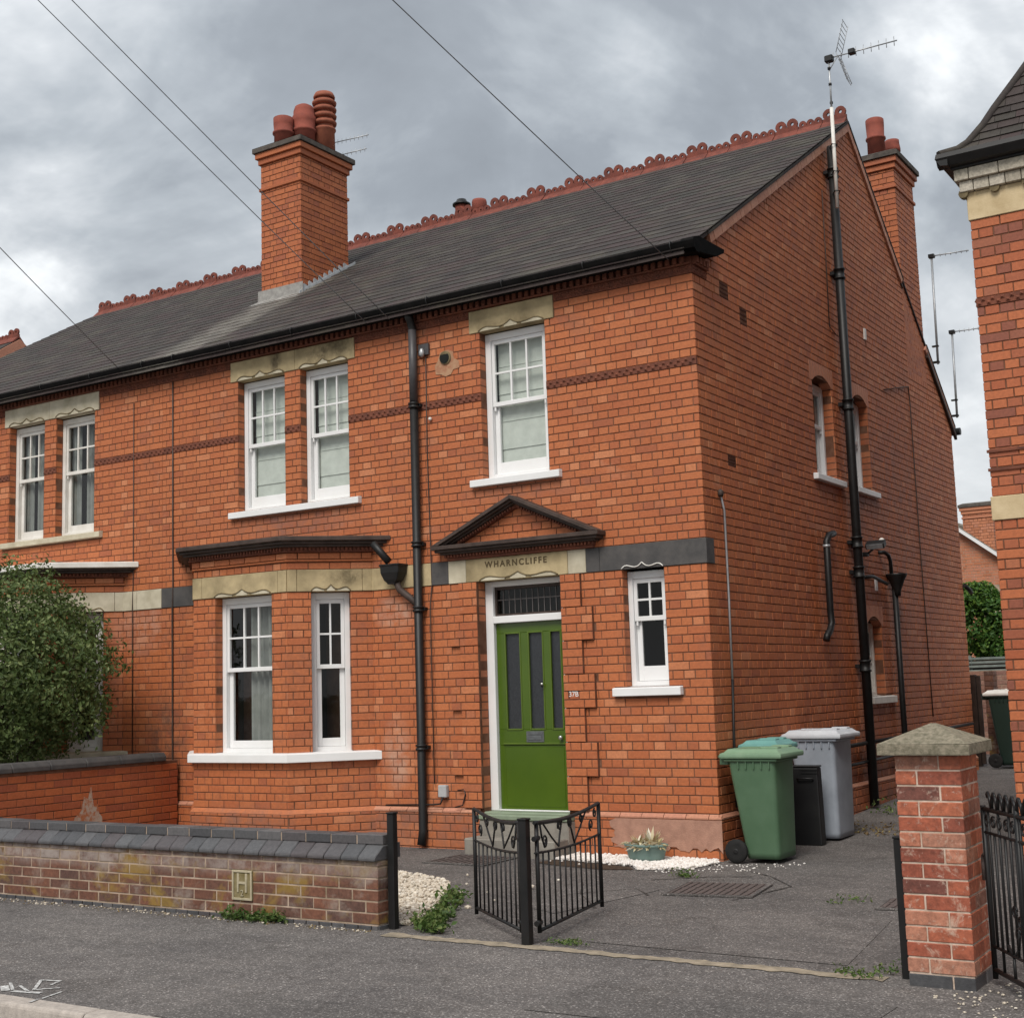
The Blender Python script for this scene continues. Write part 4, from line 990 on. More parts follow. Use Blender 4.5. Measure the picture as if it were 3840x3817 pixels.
for i in range(11):
    for j, (za_, zb_) in enumerate(((2.27, 2.405), (2.408, 2.505))):
        a = -2.362 + .745 * i / 11; b = -2.362 + .745 * (i + 1) / 11; t = U(-.002, .002)
        mm = MB(); mm.add([FRONT.p(a, za_, -.186 + t), FRONT.p(b, za_, -.186 - t), FRONT.p(b, zb_, -.186 - t), FRONT.p(a, zb_, -.186 + t)], [(0, 1, 2, 3)]); part('leaded_pane', mm, GLASSD, fl)
    if i: part('lead_came', MB().fbox(FRONT, -2.362 + .745 * i / 11 - .004, -2.362 + .745 * i / 11 + .004, 2.27, 2.505, -.187, -.181), LEADC, fl)
part('lead_came', MB().fbox(FRONT, -2.362, -1.618, 2.402, 2.411, -.188, -.180), LEADC, fl)
# door steps
for (a, b, c, d, mt) in ((-.02, .17, .30, .362, STEPG), (-.16, -.021, .0, .30, STEPS), (-.175, -.0215, .301, .352, STEPG), (-.42, -.161, -.02, .155, STEPS)):
    part('door_step', MB().box(-2.43 if b < .1 else -2.466, -1.44 if b < .1 else -1.514, a, b, c, d), mt, A, bev=.01)
# bay
bay(A, -5.78, -4.43, .62, (.325, 1.135), (.245, .650), BROWNP, WHITE, STONE, 45)
# roof
RF = roof_slab(A, PX, .020); slates(RF, PX, .035, 300, SLATE); ridge(RF, PX, .02)
g = gutter(A, PX, .13)
part('gutter_return', MB().prism([(.001, y, z) for y, z in [(-.10, 5.415), (-.03, 5.425), (.30, 5.475), (.46, 5.545), (.48, 5.585), (-.10, 5.565)]], (.128, 0, 0)), BLACKG, g)
part('gutter_return', MB().prism([(.001, y, z) for y, z in [(-.230, 5.50), (-.205, 5.435), (-.165, 5.408), (-.101, 5.405), (-.101, 5.565), (-.2, 5.535)]], (.128, 0, 0)), BLACKG, g)
# verges: brick on edge along both rakes
def verge(ya, yb, nm='verge'):
    a = math.atan(FS if yb <= 4.87 else RS); L_ = (yb - ya) / math.cos(a); f = math.cos(a), math.sin(a)
    par = part(nm, MB().prism([(-.02, y, z) for y, z in [(ya, roof_z(ya) - .115), (yb, roof_z(yb) - .115), (yb, roof_z(yb) - .035), (ya, roof_z(ya) - .035)]], (.03, 0, 0)), MORT, A)
    n = max(1, int(L_ / .112)); w_ = L_ / n
    for i in range(n):
        s0 = i * w_ + .002; y0, z0 = ya + f[0] * s0, roof_z(ya) + f[1] * s0; s1 = w_ - .004
        q = [(0, y0 + f[1] * .118, z0 - f[0] * .118), (0, y0 + f[1] * .118 + f[0] * s1, z0 - f[0] * .118 + f[1] * s1), (0, y0 + f[1] * .034 + f[0] * s1, z0 - f[0] * .034 + f[1] * s1), (0, y0 + f[1] * .034, z0 - f[0] * .034)]
        o = part('verge_brick', MB().prism([(-.01, p[1], p[2]) for p in q], (.036 + U(0, .003), 0, 0)), VERGE, par)
    # dark shadow board under the slates
    part('undercloak', MB().prism([(-.02, y, z) for y, z in [(ya, roof_z(ya) - .034), (yb, roof_z(yb) - .034), (yb, roof_z(yb) - .004), (ya, roof_z(ya) - .004)]], (.055, 0, 0)), SLATE2, par)
verge(.36, 4.86); verge(4.86, 6.81); verge(7.74, 8.98)
part('barge_shadow', MB().prism([(-.01, y, z) for y, z in [(4.9, roof_z(4.9) - .15), (6.81, roof_z(6.81) - .15), (6.81, roof_z(6.81) - .12), (4.9, roof_z(4.9) - .12)]], (.03, 0, 0)), BROWNP, A)
part('barge_board', MB().prism([(.0, y, z) for y, z in [(7.74, roof_z(7.74) - .19), (9.0, roof_z(9.0) - .19), (9.0, roof_z(9.0) - .12), (7.74, roof_z(7.74) - .12)]], (.04, 0, 0)), BROWNP, A)
part('rear_gutter', MB().tube([(-6.9, 9.06, roof_z(9.0) - .06), (.08, 9.06, roof_z(9.0) - .06)], .055, 8), BLACK, A)
part('rear_wall', MB().box(PX, -.01, 8.82, 8.84, 0, 5.2), BRICK, A)
# rear single-storey eave tip seen past the back corner
part('outrigger_gutter', MB().tube([(.03, 8.80, 2.80), (.06, 8.95, 2.74), (.06, 9.05, 2.70)], .03, 8), BLACK, A)
# main chimney (on the party line)
M1 = chimney(A, -7.38, -6.66, 2.18, 3.17, 6.6, 8.42, 8.80, 9.06, CHIMB, 0)
def pot(par, c, prof, mat, name='chimney_pot'): return lathe_pot(name, c, prof, mat, par)
pot(M1, (-7.20, 2.45, 9.05), [(.132, 0), (.130, .24), (.152, .25), (.152, .275), (.130, .285), (.138, .38), (.140, .48), (.122, .49), (.12, .44)], POT)
pot(M1, (-7.02, 2.68, 9.05), [(.158, 0), (.155, .30), (.172, .31), (.172, .34), (.150, .355), (.160, .46), (.168, .53), (.150, .54), (.148, .62), (.128, .68), (.08, .71)], POT)
p3 = pot(M1, (-6.86, 2.93, 9.05), [(.148, 0), (.142, .36), (.160, .375), (.160, .40), (.140, .41), (.125, .42), (.125, .86)], POT2)
for k in range(4): lathe_pot('louvre_ring', (-6.86, 2.93, 9.05), [(.13, .45 + k * .10), (.168, .46 + k * .10), (.174, .495 + k * .10), (.15, .515 + k * .10), (.126, .515 + k * .10)], POT2, p3)
lathe_pot('pot_cap', (-6.86, 2.93, 9.05), [(.15, .85), (.155, .88), (.13, .93), (.07, .95)], POT2, p3)
# stepped lead flashing
m = MB()
for k in range(9):
    y = 2.20 + k * .105; z = roof_z(y) + .02
    m.prism([(-6.654, y, z - .03), (-6.654, y + .13, z + .03), (-6.654, y + .125, z + .09), (-6.654, y + .02, z + .115), (-6.654, y + .0, z + .09)], (.006, 0, 0))
m.prism([(-6.655, 2.12, roof_z(2.12) - .005), (-6.655, 3.3, roof_z(3.3) - .005), (-6.655, 3.3, roof_z(3.3) + .055), (-6.655, 2.12, roof_z(2.12) + .055)], (.012, 0, 0))
fs_ = part('lead_flashing', m, LEAD, M1)
m = MB(); m.add([(-7.44, 2.174, roof_z(2.17) + .17), (-6.63, 2.174, roof_z(2.17) + .17), (-6.63, 2.168, roof_z(2.17) + .02), (-7.44, 2.168, roof_z(2.17) + .02), (-6.60, 2.00, roof_z(2.0) + .025), (-7.47, 2.00, roof_z(2.0) + .025)], [(3, 2, 1, 0), (5, 4, 2, 3)])
part('front_apron', m, plain('grey_mortar_fillet', (0.33, 0.32, 0.30), (0.22, 0.21, 0.20), 12, 0.9, 0.15, 0.6, 80), M1)
# gable chimney and the stack behind the ridge
M2 = chimney(A, -.60, 0.0, 6.82, 7.72, 5.55, 8.18, 8.46, 8.72, CHIMB, 0, name='chimney')
pot(M2, (-.29, 7.08, 8.71), [(.125, 0), (.12, .30), (.138, .31), (.138, .335), (.118, .345), (.126, .52), (.126, .60), (.115, .61), (.09, .60)], POT)
pot(M2, (-.19, 7.52, 8.71), [(.10, 0), (.095, .24), (.112, .25), (.112, .30), (.10, .38), (.10, .42)], POT)
M3 = chimney(A, -7.55, -6.75, 6.55, 7.35, 6.4, 8.7, 8.95, 9.2, CHIMB, 0)
p = pot(M3, (-7.33, 7.0, 9.19), [(.115, 0), (.11, .25), (.125, .27), (.125, .31), (.11, .33), (.115, .44)], POT)
lathe_pot('cowl', (-7.33, 7.0, 9.19), [(.155, .445), (.155, .475), (.11, .485), (.08, .55)], BLACK, p)
pot(M3, (-6.97, 7.0, 9.19), [(.115, 0), (.11, .24), (.128, .25), (.128, .42), (.118, .46)], POT)
# front rainwater pipe
def collar(par, c, r, mat, ax='z', h=.06): return part('pipe_collar', MB().lathe((c[0], c[1], c[2] - h / 2), [(r, 0), (r + .010, .004), (r + .010, .02), (r, .024), (r, h - .024), (r + .010, h - .02), (r + .010, h - .004), (r, h)], 14), mat, par)
dp = part('downpipe', MB().tube([(-3.165, -.15, 5.42), (-3.165, -.10, 5.36), (-3.165, -.066, 5.28), (-3.165, -.066, 4.46)], .042, 12).tube([(-3.165, -.066, 4.47), (-3.165, -.066, .16), (-3.165, -.10, .03)], .044, 12), BLACK, A)
part('upper_pipe', MB().tube([(-3.165, -.066, 5.26), (-3.165, -.066, 4.50)], .0435, 12), GREYP, dp)
for z in (4.46, 3.02, 2.36, .98): collar(dp, (-3.165, -.066, z), .050, BLACK); part('pipe_bracket', MB().box(-3.235, -3.095, -.05, .0, z - .016, z + .016), BLACK, dp)
m = MB(); hx, hy = -3.45, -.095; P = [(.118, .078, .085), (.115, .075, .0), (.085, .058, -.075), (.045, .040, -.115)]
vs = []
for a, b, z in P: vs += [(hx - a, hy - b, 2.745 + z), (hx + a, hy - b, 2.745 + z), (hx + a, hy + b, 2.745 + z), (hx - a, hy + b, 2.745 + z)]
m.add(vs, [(0, 1, 2, 3)] + [(4 * k + j, 4 * k + 4 + j, 4 * k + 4 + (j + 1) % 4, 4 * k + (j + 1) % 4) for k in range(3) for j in range(4)] + [(12, 13, 14, 15)])
hp = part('rainwater_hopper', m, BLACK, A, bev=.006)
part('hopper_rim', MB().box(hx - .126, hx + .126, hy - .086, hy + .086, 2.815, 2.834), BLACK, hp, bev=.004)
part('hopper_spout', MB().tube([(hx + .04, hy, 2.64), (hx + .06, hy + .02, 2.57), (-3.25, -.072, 2.47), (-3.17, -.066, 2.40)], .036, 10), BROWNP, hp)
part('bay_outlet', MB().tube([(-3.63, -.20, 3.06), (-3.55, -.16, 2.95), (-3.48, -.13, 2.86)], .04, 10), BLACK, hp)
# soil pipe on the gable
sp = part('soil_pipe', MB().tube([(.085, 3.97, .12), (.085, 3.95, 7.78)], .052, 14), BLACK, A)
for z in (6.22, 4.66, 3.06, 2.72, 1.66, 7.45): collar(sp, (.085, 3.955, z), .058, BLACK, h=.13); part('pipe_bracket', MB().box(.0, .05, 3.86, 4.05, z - .02, z + .02), BLACK, sp)
part('branch_pipe', MB().tube([(.08, 4.0, 2.66), (.07, 4.5, 2.70), (.06, 5.05, 2.64)], .022, 8), BLACK, A)
wp = part('waste_pipe', MB().tube([(-.01, 3.30, 3.10), (.075, 3.20, 3.10), (.085, 3.02, 3.07), (.08, 2.95, 3.0), (.075, 2.95, 2.25), (.075, 2.97, 2.12), (.075, 2.90, 2.04), (.075, 2.80, 1.98), (.07, 2.78, 1.93)], .037, 10), BLACK, A)
part('pipe_clip', MB().lathe((.076, 2.95, 2.93), [(.041, 0), (.041, .03)], 12), ALU, wp)
hq = part('hopper_pipe', MB().tube([(-.01, 4.98, 3.02), (.06, 5.03, 3.02), (.075, 5.14, 2.99), (.075, 5.20, 2.92), (.075, 5.21, 2.74)], .024, 8).tube([(.075, 5.30, 2.62), (.075, 5.30, .1)], .036, 10), BLACK, A)
part('pipe_hopper', MB().lathe((.105, 5.30, 2.50), [(.04, 0), (.045, .06), (.10, .20), (.13, .25), (.135, .27), (.12, .27)], 12), BLACK, hq)
part('overflow_vent', MB().fbox(SIDE, 4.76, 4.82, 2.55, 2.70, 0, .02), WHITE, A); part('overflow_vent', MB().fbox(SIDE, 4.98, 5.04, 5.66, 5.80, 0, .02), CREAMW, A)
part('ledge_pipe', MB().tube([(.05, 3.3, .80), (.05, 8.6, .84)], .022, 8), BLACK, A); part('ledge_pipe', MB().tube([(.05, 2.3, .58), (.05, 5.2, .62)], .018, 8), BLACK, A)
# cables and small fittings that belong to the walls
part('cable', MB().tube([(-3.04, -.008, 5.02), (-3.05, -.008, 4.0), (-3.03, -.008, 2.6), (-3.04, -.03, 2.4), (-3.04, -.03, .62)], .006, 6), BROWNP, A)
part('cable', MB().tube([(-6.76, -.008, 5.26), (-6.755, -.008, 3.5), (-6.75, -.008, 2.83), (-6.75, -.02, 2.58), (-6.75, -.008, .6), (-6.82, -.04, .40)], .010, 6), BROWNP, A)
part('cable', MB().tube([(.012, 3.74, 7.2), (.014, 3.72, 6.4), (.012, 3.70, 5.55), (.012, 3.9, 5.5)], .006, 6), BROWNP, A)
part('cable', MB().tube([(.01, 5.64, 5.14), (.01, 6.2, 5.26), (.01, 6.74, 5.37), (.01, 6.77, 5.2), (.01, 6.76, 3.3), (.01, 6.8, 1.0)], .007, 6), BROWNP, A)
cc = part('corner_conduit', MB().tube([(.02, .34, 3.24), (.014, .42, 3.10), (.014, .42, 2.3), (.014, .40, 1.55)], .011, 6), ALU, A)
part('lower_conduit', MB().tube([(.016, .40, 1.55), (.016, .36, 1.0), (.016, .35, .42)], .013, 6), BLACK, cc)
part('conduit_head', MB().lathe((.02, .34, 3.22), [(.02, 0), (.03, .02), (.03, .05), (.01, .07)], 10), BROWNP, cc)
fl_ = part('flue_pipe', MB().tube([(-2.79, -.022, 4.915), (-2.79, .05, 4.92)], .068, 18), STONED, A)
part('flue_bore', MB().tube([(-2.795, -.0245, 4.915), (-2.795, -.021, 4.915)], .058, 18), DARKIN, fl_)
m = MB(); K = [(-2.92, 4.76), (-2.85, 4.75), (-2.80, 4.72), (-2.73, 4.735), (-2.70, 4.78), (-2.62, 4.79), (-2.63, 4.86), (-2.69, 4.90), (-2.70, 4.97), (-2.76, 5.0), (-2.86, 4.98), (-2.89, 4.90), (-2.93, 4.85)]
m.prism([FRONT.p(x, z, -.004) for x, z in K], (0, -.009, 0)); part('mortar_patch', m, plain('buff_mortar_patch', (0.42, 0.26, 0.16), (0.33, 0.15, 0.09), 14, 0.95, 0.1, 0.6, 80), fl_)
ib = part('cable_bracket', MB().fbox(FRONT, -3.12, -2.99, 4.985, 5.10, 0, .03), GREYP, A)
part('insulator', MB().lathe((-3.06, -.05, 4.96), [(.012, 0), (.028, .02), (.03, .05), (.02, .075), (.012, .09)], 10), ALU, ib)
part('wall_stud', MB().lathe((-2.995, -.02, 4.285), [(.006, 0), (.018, .01), (.018, .028), (.006, .036)], 10), CREAMW, A)
mt = part('meter_box', MB().fbox(FRONT, -2.985, -2.885, .49, .61, .0, .055), plain('grey_meter_plastic', (0.42, 0.42, 0.42), (0.36, 0.36, 0.36), 8, 0.5, 0.3), A, bev=.008)
part('meter_pipe', MB().tube([(-2.93, -.05, .49), (-2.95, -.06, .43), (-3.05, -.06, .42), (-3.6, -.1, .41)], .009, 6).tube([(-2.76, -.03, .56), (-2.68, -.03, .57), (-2.66, -.045, .52), (-2.69, -.05, .42), (-2.78, -.05, .40)], .007, 6), BLACK, mt)

# ================================================================== THE OTHER HALF OF THE PAIR
B = thing('brick_house', 'left half of the red brick pair, with cream stone lintels, half hidden by the shrub', 'house', (-10.4, 4, 0))
BX0, BX1 = -10.9, PX - .001
OPB = [(-9.78, -9.09, 3.60, 5.11), (-8.86, -8.14, 3.60, 5.11)]
LB = [(-9.88, -8.055, 5.115, 5.345)]; SB = [(-9.90, -7.98, 3.52, 3.60)]
STB = [(BX0, -9.78), (-9.09, -8.86), (-8.14, BX1)]
hB = OPB + LB + SB + [(a, b, 4.412, 4.486) for a, b in STB] + [(BX0, BX1 + .1, 2.592, 2.818), (-10.15, -7.63, 0, 3.0), (BX0, 1, 5.27, 9)]
fwB = part('front_wall', backing(FRONT, -13.88, BX1, 0.0, 5.52, OPB), MORT, B)
bl = field(FRONT, BX0, BX1, HROWS, hB, 1, vmax=5.27, off=PX)
for (a, b, c, d) in OPB:
    for u, s_ in ((a, 1), (b, -1)):
        f2, bb = reveal(FRONT, u, c, d, .10, s_); bl += bb
lay(bl, BRICK, fwB, 280, avoid=lambda c: c.z < 2.5)
for (a, b, c, d) in OPB:
    for u in (a - .0004, b + .0004): m = MB(); m.add([(u, .0, c), (u, .3, c), (u, .3, d), (u, 0, d)], [(0, 1, 2, 3)]); part('jamb_mortar', m, MORT, B)
for o in OPB: sash_window(B, FRONT, *o[:2], 3.60, 5.10, 4.40, 3, inside='curtains', brail=.09, box=.055, mat=CREAMW)
lintel(B, FRONT, *LB[0], [o[:2] for o in OPB], mat=STONE2, stone_joints=(-8.985,))
sill(B, FRONT, *SB[0], .06, mat=STONE2)
string_course(B, STB); frieze(B, BX0, BX1, [(-9.885, -8.05)])
band_blocks(B, [(BX0, -10.1, STONE2), (-7.63, -7.36, STONE2), (-7.36, BX1, STONE2)])
bay(B, -9.57, -8.22, .62, (.325, 1.135), (.245, .650), BROWNP, STONE2, STONE2, 20, win_mat=CREAMW, inside='curtains', ztop=3.17, corn_top=CREAMW)
plinth(B, FRONT, -7.60, BX1, [])
RB = roof_slab(B, -13.90, BX1); slates(RB, -13.90, BX1, 0, SLATE); ridge(RB, -13.86, PX - .01)
gutter(B, -13.9, BX1)
part('gable_wall', MB().prism([(-13.87, y, z) for y, z in [(0, 0), (8.85, 0), (8.85, 5.2), (4.86, 8.38), (0, 5.5)]][::-1], (.2, 0, 0)), BRICK, B)
part('rear_wall', MB().box(-13.8, BX1, 8.8, 8.82, 0, 5.2), BRICK, B)
part('cable', MB().tube([(-7.43, -.008, 5.1), (-7.425, -.008, 2.9), (-7.42, -.022, 2.6), (-7.42, -.008, .7)], .006, 6), BROWNP, B)

# ================================================================== HOUSE ON THE RIGHT
C_ = thing('brick_house', 'red brick house cut off by the right edge, with cream bands and steep slate roof', 'house', (4.5, 3, 0))
RX = 2.50; RW = 6.5
FR2 = Frame((RX, 0, 0), (1, 0, 0), (0, -1, 0)); SR2 = Frame((RX, 8, 0), (0, -1, 0), (-1, 0, 0))
hC = [(-.1, 9, 5.21, 5.445), (-.1, 9, 2.735, 2.925), (-.1, 9, 4.48, 4.555)]
rR = rows(-.10, [(2.735, 36), (2.925, 2), (4.48, 20), (4.555, 1), (5.21, 8), (5.6, 5)])
wC = part('front_wall', MB().box(RX + .006, RX + RW, .006, .3, -.1, 5.56), MORT, C_)
bl = field(FR2, 0, 1.7, rR, hC, 0, vmax=5.21, st=.232) + field(SR2, 0, 8, rR, hC, 1, vmax=5.21, st=.232)
lay(bl, RHB, wC, 300)
part('side_wall', MB().box(RX + .006, RX + .2, .3, 8, -.1, 5.5), MORT, C_)
part('front_brickwork', MB().box(RX + 1.7, RX + RW, .0, .02, -.1, 5.5), RHB, C_)
RST = plain('warm_cream_band_stone', (0.60, 0.48, 0.30), (0.47, 0.36, 0.21), 6, 0.9, 0.1, 0.4, 90)
for z0, z1, mt in ((5.21, 5.445, RST), (2.735, 2.925, RST)):
    part('stone_band', MB().box(RX - .012, RX + RW, -.012, .25, z0, z1), mt, C_, bev=.004); part('stone_band', MB().box(RX - .012, RX + .2, .251, 8, z0, z1), mt, C_)
string_course(C_, [(0, 1.8)], FR2, 4.482, 4.553, TERRA)
string_course(C_, [(0, 8)], SR2, 4.482, 4.553, TERRA)
# projecting single courses
for z in (3.28, 3.13): part('projecting_course', MB().box(RX - .012, RX + 2, -.014, .01, z, z + .022), TERRA, C_)
# painted brick corbel table under the eaves
CORB = bricky('white_limewashed_brick', [(0.0, (0.40, 0.37, 0.30)), (0.5, (0.50, 0.47, 0.40)), (1.0, (0.33, 0.30, 0.24))], mott=0.7)
for row, (z0, z1, p, ln) in enumerate(((5.447, 5.535, .055, .125), (5.538, 5.632, .085, .235))):
    for fr, W_ in ((FR2, 2.0), (SR2, 8.085)):
        u = -p if fr is FR2 else 0.0
        first = True
        while u < W_ - .02:
            w_ = ln if not (first and fr is FR2) else ln * (.9 if row == 0 else .5); first = False
            if fr is FR2: part('corbel_brick', MB().fbox(fr, u + .003, u + w_ - .003, z0, z1, -.05, p), CORB, C_, bev=.004)
            u += w_
    part('corbel_brickwork', MB().fbox(SR2, 0, 8, z0, z1, -.05, p), CORB, C_, kind='stuff'); part('corbel_brickwork', MB().fbox(FR2, 2.0, RW, z0, z1, -.05, p), CORB, C_, kind='stuff')
k = 0; u = -.03
while u < 2.0:
    m = MB(); m.tube([FR2.p(u, 5.437, -.02), FR2.p(u, 5.437, .045)], .038, 10); part('corbel_boss', m, STONED, C_); u += .25
# fascia + gutter + flared hipped roof
o = .17
part('fascia', MB().box(RX - .10, RX + RW, -.10, 8, 5.634, 5.70), BLACK, C_)
gg = part('gutter', MB().prism([(RX - o - .02, y, z) for y, z in [(-.10, 5.76), (-.19, 5.76), (-.20, 5.72), (-.16, 5.66), (-.10, 5.65)]], (RW, 0, 0)), BLACK, C_)
part('gutter', MB().prism([(x, -.19, z) for x, z in [(RX - .10, 5.65), (RX - .16, 5.66), (RX - .20, 5.72), (RX - .19, 5.76), (RX - .10, 5.76)]], (0, 8.2, 0)), BLACK, C_)
prof = [(-.17, 5.745), (-.05, 5.80), (.03, 5.875), (.14, 6.04), (.22, 6.19), (.39, 6.48), (1.0, 7.55), (2.6, 10.3)]
m = MB(); vs = []; fs = []
x1_ = RX + RW
for (t, z) in prof: vs += [(RX + t, t, z), (x1_ - t, t, z), (RX + t, 8 - t, z)]
for i in range(len(prof) - 1):
    a = 3 * i; fs += [(a, a + 1, a + 4, a + 3), (a + 2, a, a + 3, a + 5)]
m.add(vs, fs); RC = part('roof', m, SLATE2, C_)
# slates on the visible front slope, course by course up the flare
big = MB(); cand = []
seg = []
for i in range(len(prof) - 1):
    (ta, za), (tb, zb2) = prof[i], prof[i + 1]; L_ = math.hypot(tb - ta, zb2 - za); n = max(1, int(round(L_ / .11)))
    for q in range(n):
        f0, f1 = q / n, (q + 1) / n; seg.append((ta + (tb - ta) * f0, za + (zb2 - za) * f0, ta + (tb - ta) * f1, za + (zb2 - za) * f1))
for r, (ta, za, tb, zb2) in enumerate(seg[:26]):
    x = RX + ta + (0.0 if r % 2 else -.085)
    nrm = Vector((0, -(zb2 - za), (tb - ta))).normalized()
    while x < RX + 2.4:
        a0, a1 = max(x + .002, RX + ta), x + .168
        if a1 > a0 + .02:
            b0 = max(a0, RX + tb); lift = .013 + U(0, .004); vs = [Vector((a0, ta, za)) + nrm * lift, Vector((a1, ta, za)) + nrm * lift, Vector((max(a1, b0 + .003), tb, zb2)) + nrm * .003, Vector((b0, tb, zb2)) + nrm * .003, Vector((a0, ta, za)), Vector((a1, ta, za))]
            mm = MB(); mm.add(vs, [(0, 1, 2, 3), (4, 5, 1, 0), (1, 5, 2), (0, 3, 4)])
            if len(cand) < 290: part('slate', mm, SLATE2, RC); cand.append(1)
            else: big.add(mm.v, mm.f)
        x += .17
if big.v: part('slates', big, SLATE2, RC, kind='stuff')
hv = [(RX + t, t, z + .015) for t, z in prof]; part('hip_tile', MB().tube(hv, .035, 6), SLATE2, RC)

# ================================================================== HOUSES FAR BEHIND
D_ = thing('brick_house', 'far orange brick gable with a chimney, seen through the gap between the two houses', 'house', (-3.4, 25.2, 0))
FB = bricky('far_orange_brick', [(0.0, (0.40, 0.15, 0.075)), (0.5, (0.50, 0.20, 0.105)), (1.0, (0.44, 0.19, 0.12))])
FD = Frame((-6.0, 25, 0), (1, 0, 0), (0, -1, 0)); slope = -.79
def zr(x): return 5.35 + slope * (x + 4.03)
m = MB(); m.prism([(-4.9, 25.006, 0), (-1.5, 25.006, 0), (-1.5, 25.006, zr(-1.5)), (-4.4, 25.006, zr(-4.4)), (-4.9, 25.006, zr(-4.4) - .4)], (0, 6, 0))
wD = part('gable_wall', MB().prism([(x, 25.006, z) for x, z in [(-1.5, 0), (-1.5, zr(-1.5)), (-4.4, zr(-4.4)), (-7.3, zr(-1.5)), (-7.3, 0)]], (0, 6, 0)), PALEM, D_)
bl = field(FD, 1.0, 4.5, [.0775 * k for k in range(0, 90)], [(2.40, 3.6, 2.75, 3.80)], 0, halves=[(-slope, 1, zr(-6.0)), (slope * 1.0, 1, 99)], st=.225)
lay(bl, FB, wD, 0)
m = MB(); m.add([(-1.3, 24.85, zr(-1.3)), (-4.4, 24.85, zr(-4.4)), (-4.4, 31, zr(-4.4)), (-1.3, 31, zr(-1.3))], [(0, 1, 2, 3)]); m.add([(-7.4, 24.85, zr(-1.3)), (-4.4, 24.85, zr(-4.4)), (-4.4, 31, zr(-4.4)), (-7.4, 31, zr(-1.3))], [(3, 2, 1, 0)])
part('roof', m, WOODG, D_)
part('verge_board', MB().prism([(-1.3, 24.80, zr(-1.3) - .10), (-1.3, 24.80, zr(-1.3) + .0), (-4.4, 24.80, zr(-4.4)), (-4.4, 24.80, zr(-4.4) - .10)], (0, .1, 0)), WHITE, D_)
chimney(D_, -4.0, -3.22, 25.25, 26.0, 4.5, 5.6, 5.72, 6.0, FB, 0)
sash_window(D_, FD, 2.42, 3.4, 2.78, 3.78, 3.25, 1, dep=.02, upper_rows=1, inside='curtains', box=.09)
part('vent_box', MB().fbox(FD, 2.10, 2.36, 3.38, 3.62, 0, .12), CREAMW, D_)
E_ = thing('brick_house', 'far house whose crested gable peeps over the left end of the slate roof', 'house', (-18.5, 5, 0))
part('wall', MB().prism([(-16.35, y, z) for y, z in [(1.2, 0), (8.6, 0), (8.6, 5.85), (4.9, 8.28), (1.2, 5.85)]][::-1], (-5, 0, 0)), BRICK, E_)
r_ = part('roof', MB().prism([(-16.15, y, z) for y, z in [(1.0, 5.78), (4.9, 8.40), (8.8, 5.78), (8.8, 5.68), (4.9, 8.28), (1.0, 5.68)]][::-1], (-5.4, 0, 0)), SLATE2, E_)
vb = part('verge', MB().prism([(-16.14, y, z) for y, z in [(1.0, 5.76), (4.9, 8.38), (8.8, 5.76), (8.8, 5.56), (4.9, 8.18), (1.0, 5.56)]][::-1], (.03, 0, 0)), VERGE, E_)
for k in range(6):
    o = part('ridge_tile', CH if k % 2 == 0 else CLO, RIDGE, r_); o.matrix_basis = Matrix.Translation((-16.3 - k * .323, 4.9, 8.43))

# ================================================================== GARDEN WALLS
G1 = thing('brick_wall', 'low purple-brown brick garden wall along the pavement with sloped blue coping', 'wall', (-3.6, -3.8, 0))
WF = Frame((0, -3.905, 0), (1, 0, 0), (0, -1, 0)); WE = Frame((-.685, -3.905, 0), (0, 1, 0), (1, 0, 0)); WBk = Frame((0, -3.685, 0), (-1, 0, 0), (0, 1, 0))
wx0, wx1 = -6.62, -.685
PLQ = (-1.985, -1.795, .125, .33)
m = MB(); m.box(wx0, wx1 - .004, -3.901, -3.689, -.05, .445); part('core', m, PALEM, G1)
wr = [-.045, .03, .104, .178, .252, .326, .40, .436]
bl = field(WF, wx0, wx1, wr[1:], [PLQ], 0, bond='s', st=.226, gh=.0055, gv=.006, jit=.002) + field(WE, 0, .22, wr[1:], (), 1, bond='s', st=.22, gh=.0055, gv=.006)
lay(bl, GWALLB, G1, 280); lay(field(WF, wx0, wx1, wr[:2], (), 1, st=.113, d=.012, bond='s') + field(WE, 0, .22, wr[:2], (), 1, bond='s', st=.22, d=.006), BLUEB, G1, 60)
lay(field(WBk, -wx1, -wx0, wr, (), 0, bond='s', st=.226), GWALLB, G1, 0, mass='rear_brickwork')
x = wx1 + .004
while x > wx0:
    w_ = .148 + U(-.004, .004); xa = x - w_ + .005; t = U(-.003, .003)
    P = [(xa, -3.938 + t, .438), (xa, -3.938 + t, .462), (xa, -3.925 + t, .474), (xa, -3.845, .535 + t), (xa, -3.76, .535), (xa, -3.76, .438)]
    part('coping_brick', MB().prism(P[::-1], (w_ - .0055, 0, 0)), BLUEB, G1, bev=.006); x -= w_
x = wx1 + .0
while x > wx0:
    w_ = .226; part('capping_brick', MB().box(x - w_ + .006, x - .003, -3.842 + U(-.002, .002), -3.70, .5365, .598 + U(-.003, .003)), BLUEB, G1, bev=.004); x -= w_
part('joint', MB().box(wx0, wx1 - .006, -3.836, -3.71, .5365, .592), PALEM, G1)
part('rear_coping', MB().box(wx0, wx1, -3.758, -3.66, .44, .536), BLUEB, G1)
pq = part('hydrant_plate', MB().fbox(WF, PLQ[0], PLQ[1], PLQ[2], PLQ[3], -.02, .006), plain('mossy_plate_ground', (0.16, 0.125, 0.05), (0.24, 0.20, 0.11), 20, 0.9, 0.2, 0.5, 90), G1, bev=.004)
PLT = plain('pale_cast_plate', (0.44, 0.38, 0.27), (0.34, 0.30, 0.20), 16, 0.9, 0.2, 0.5, 90)
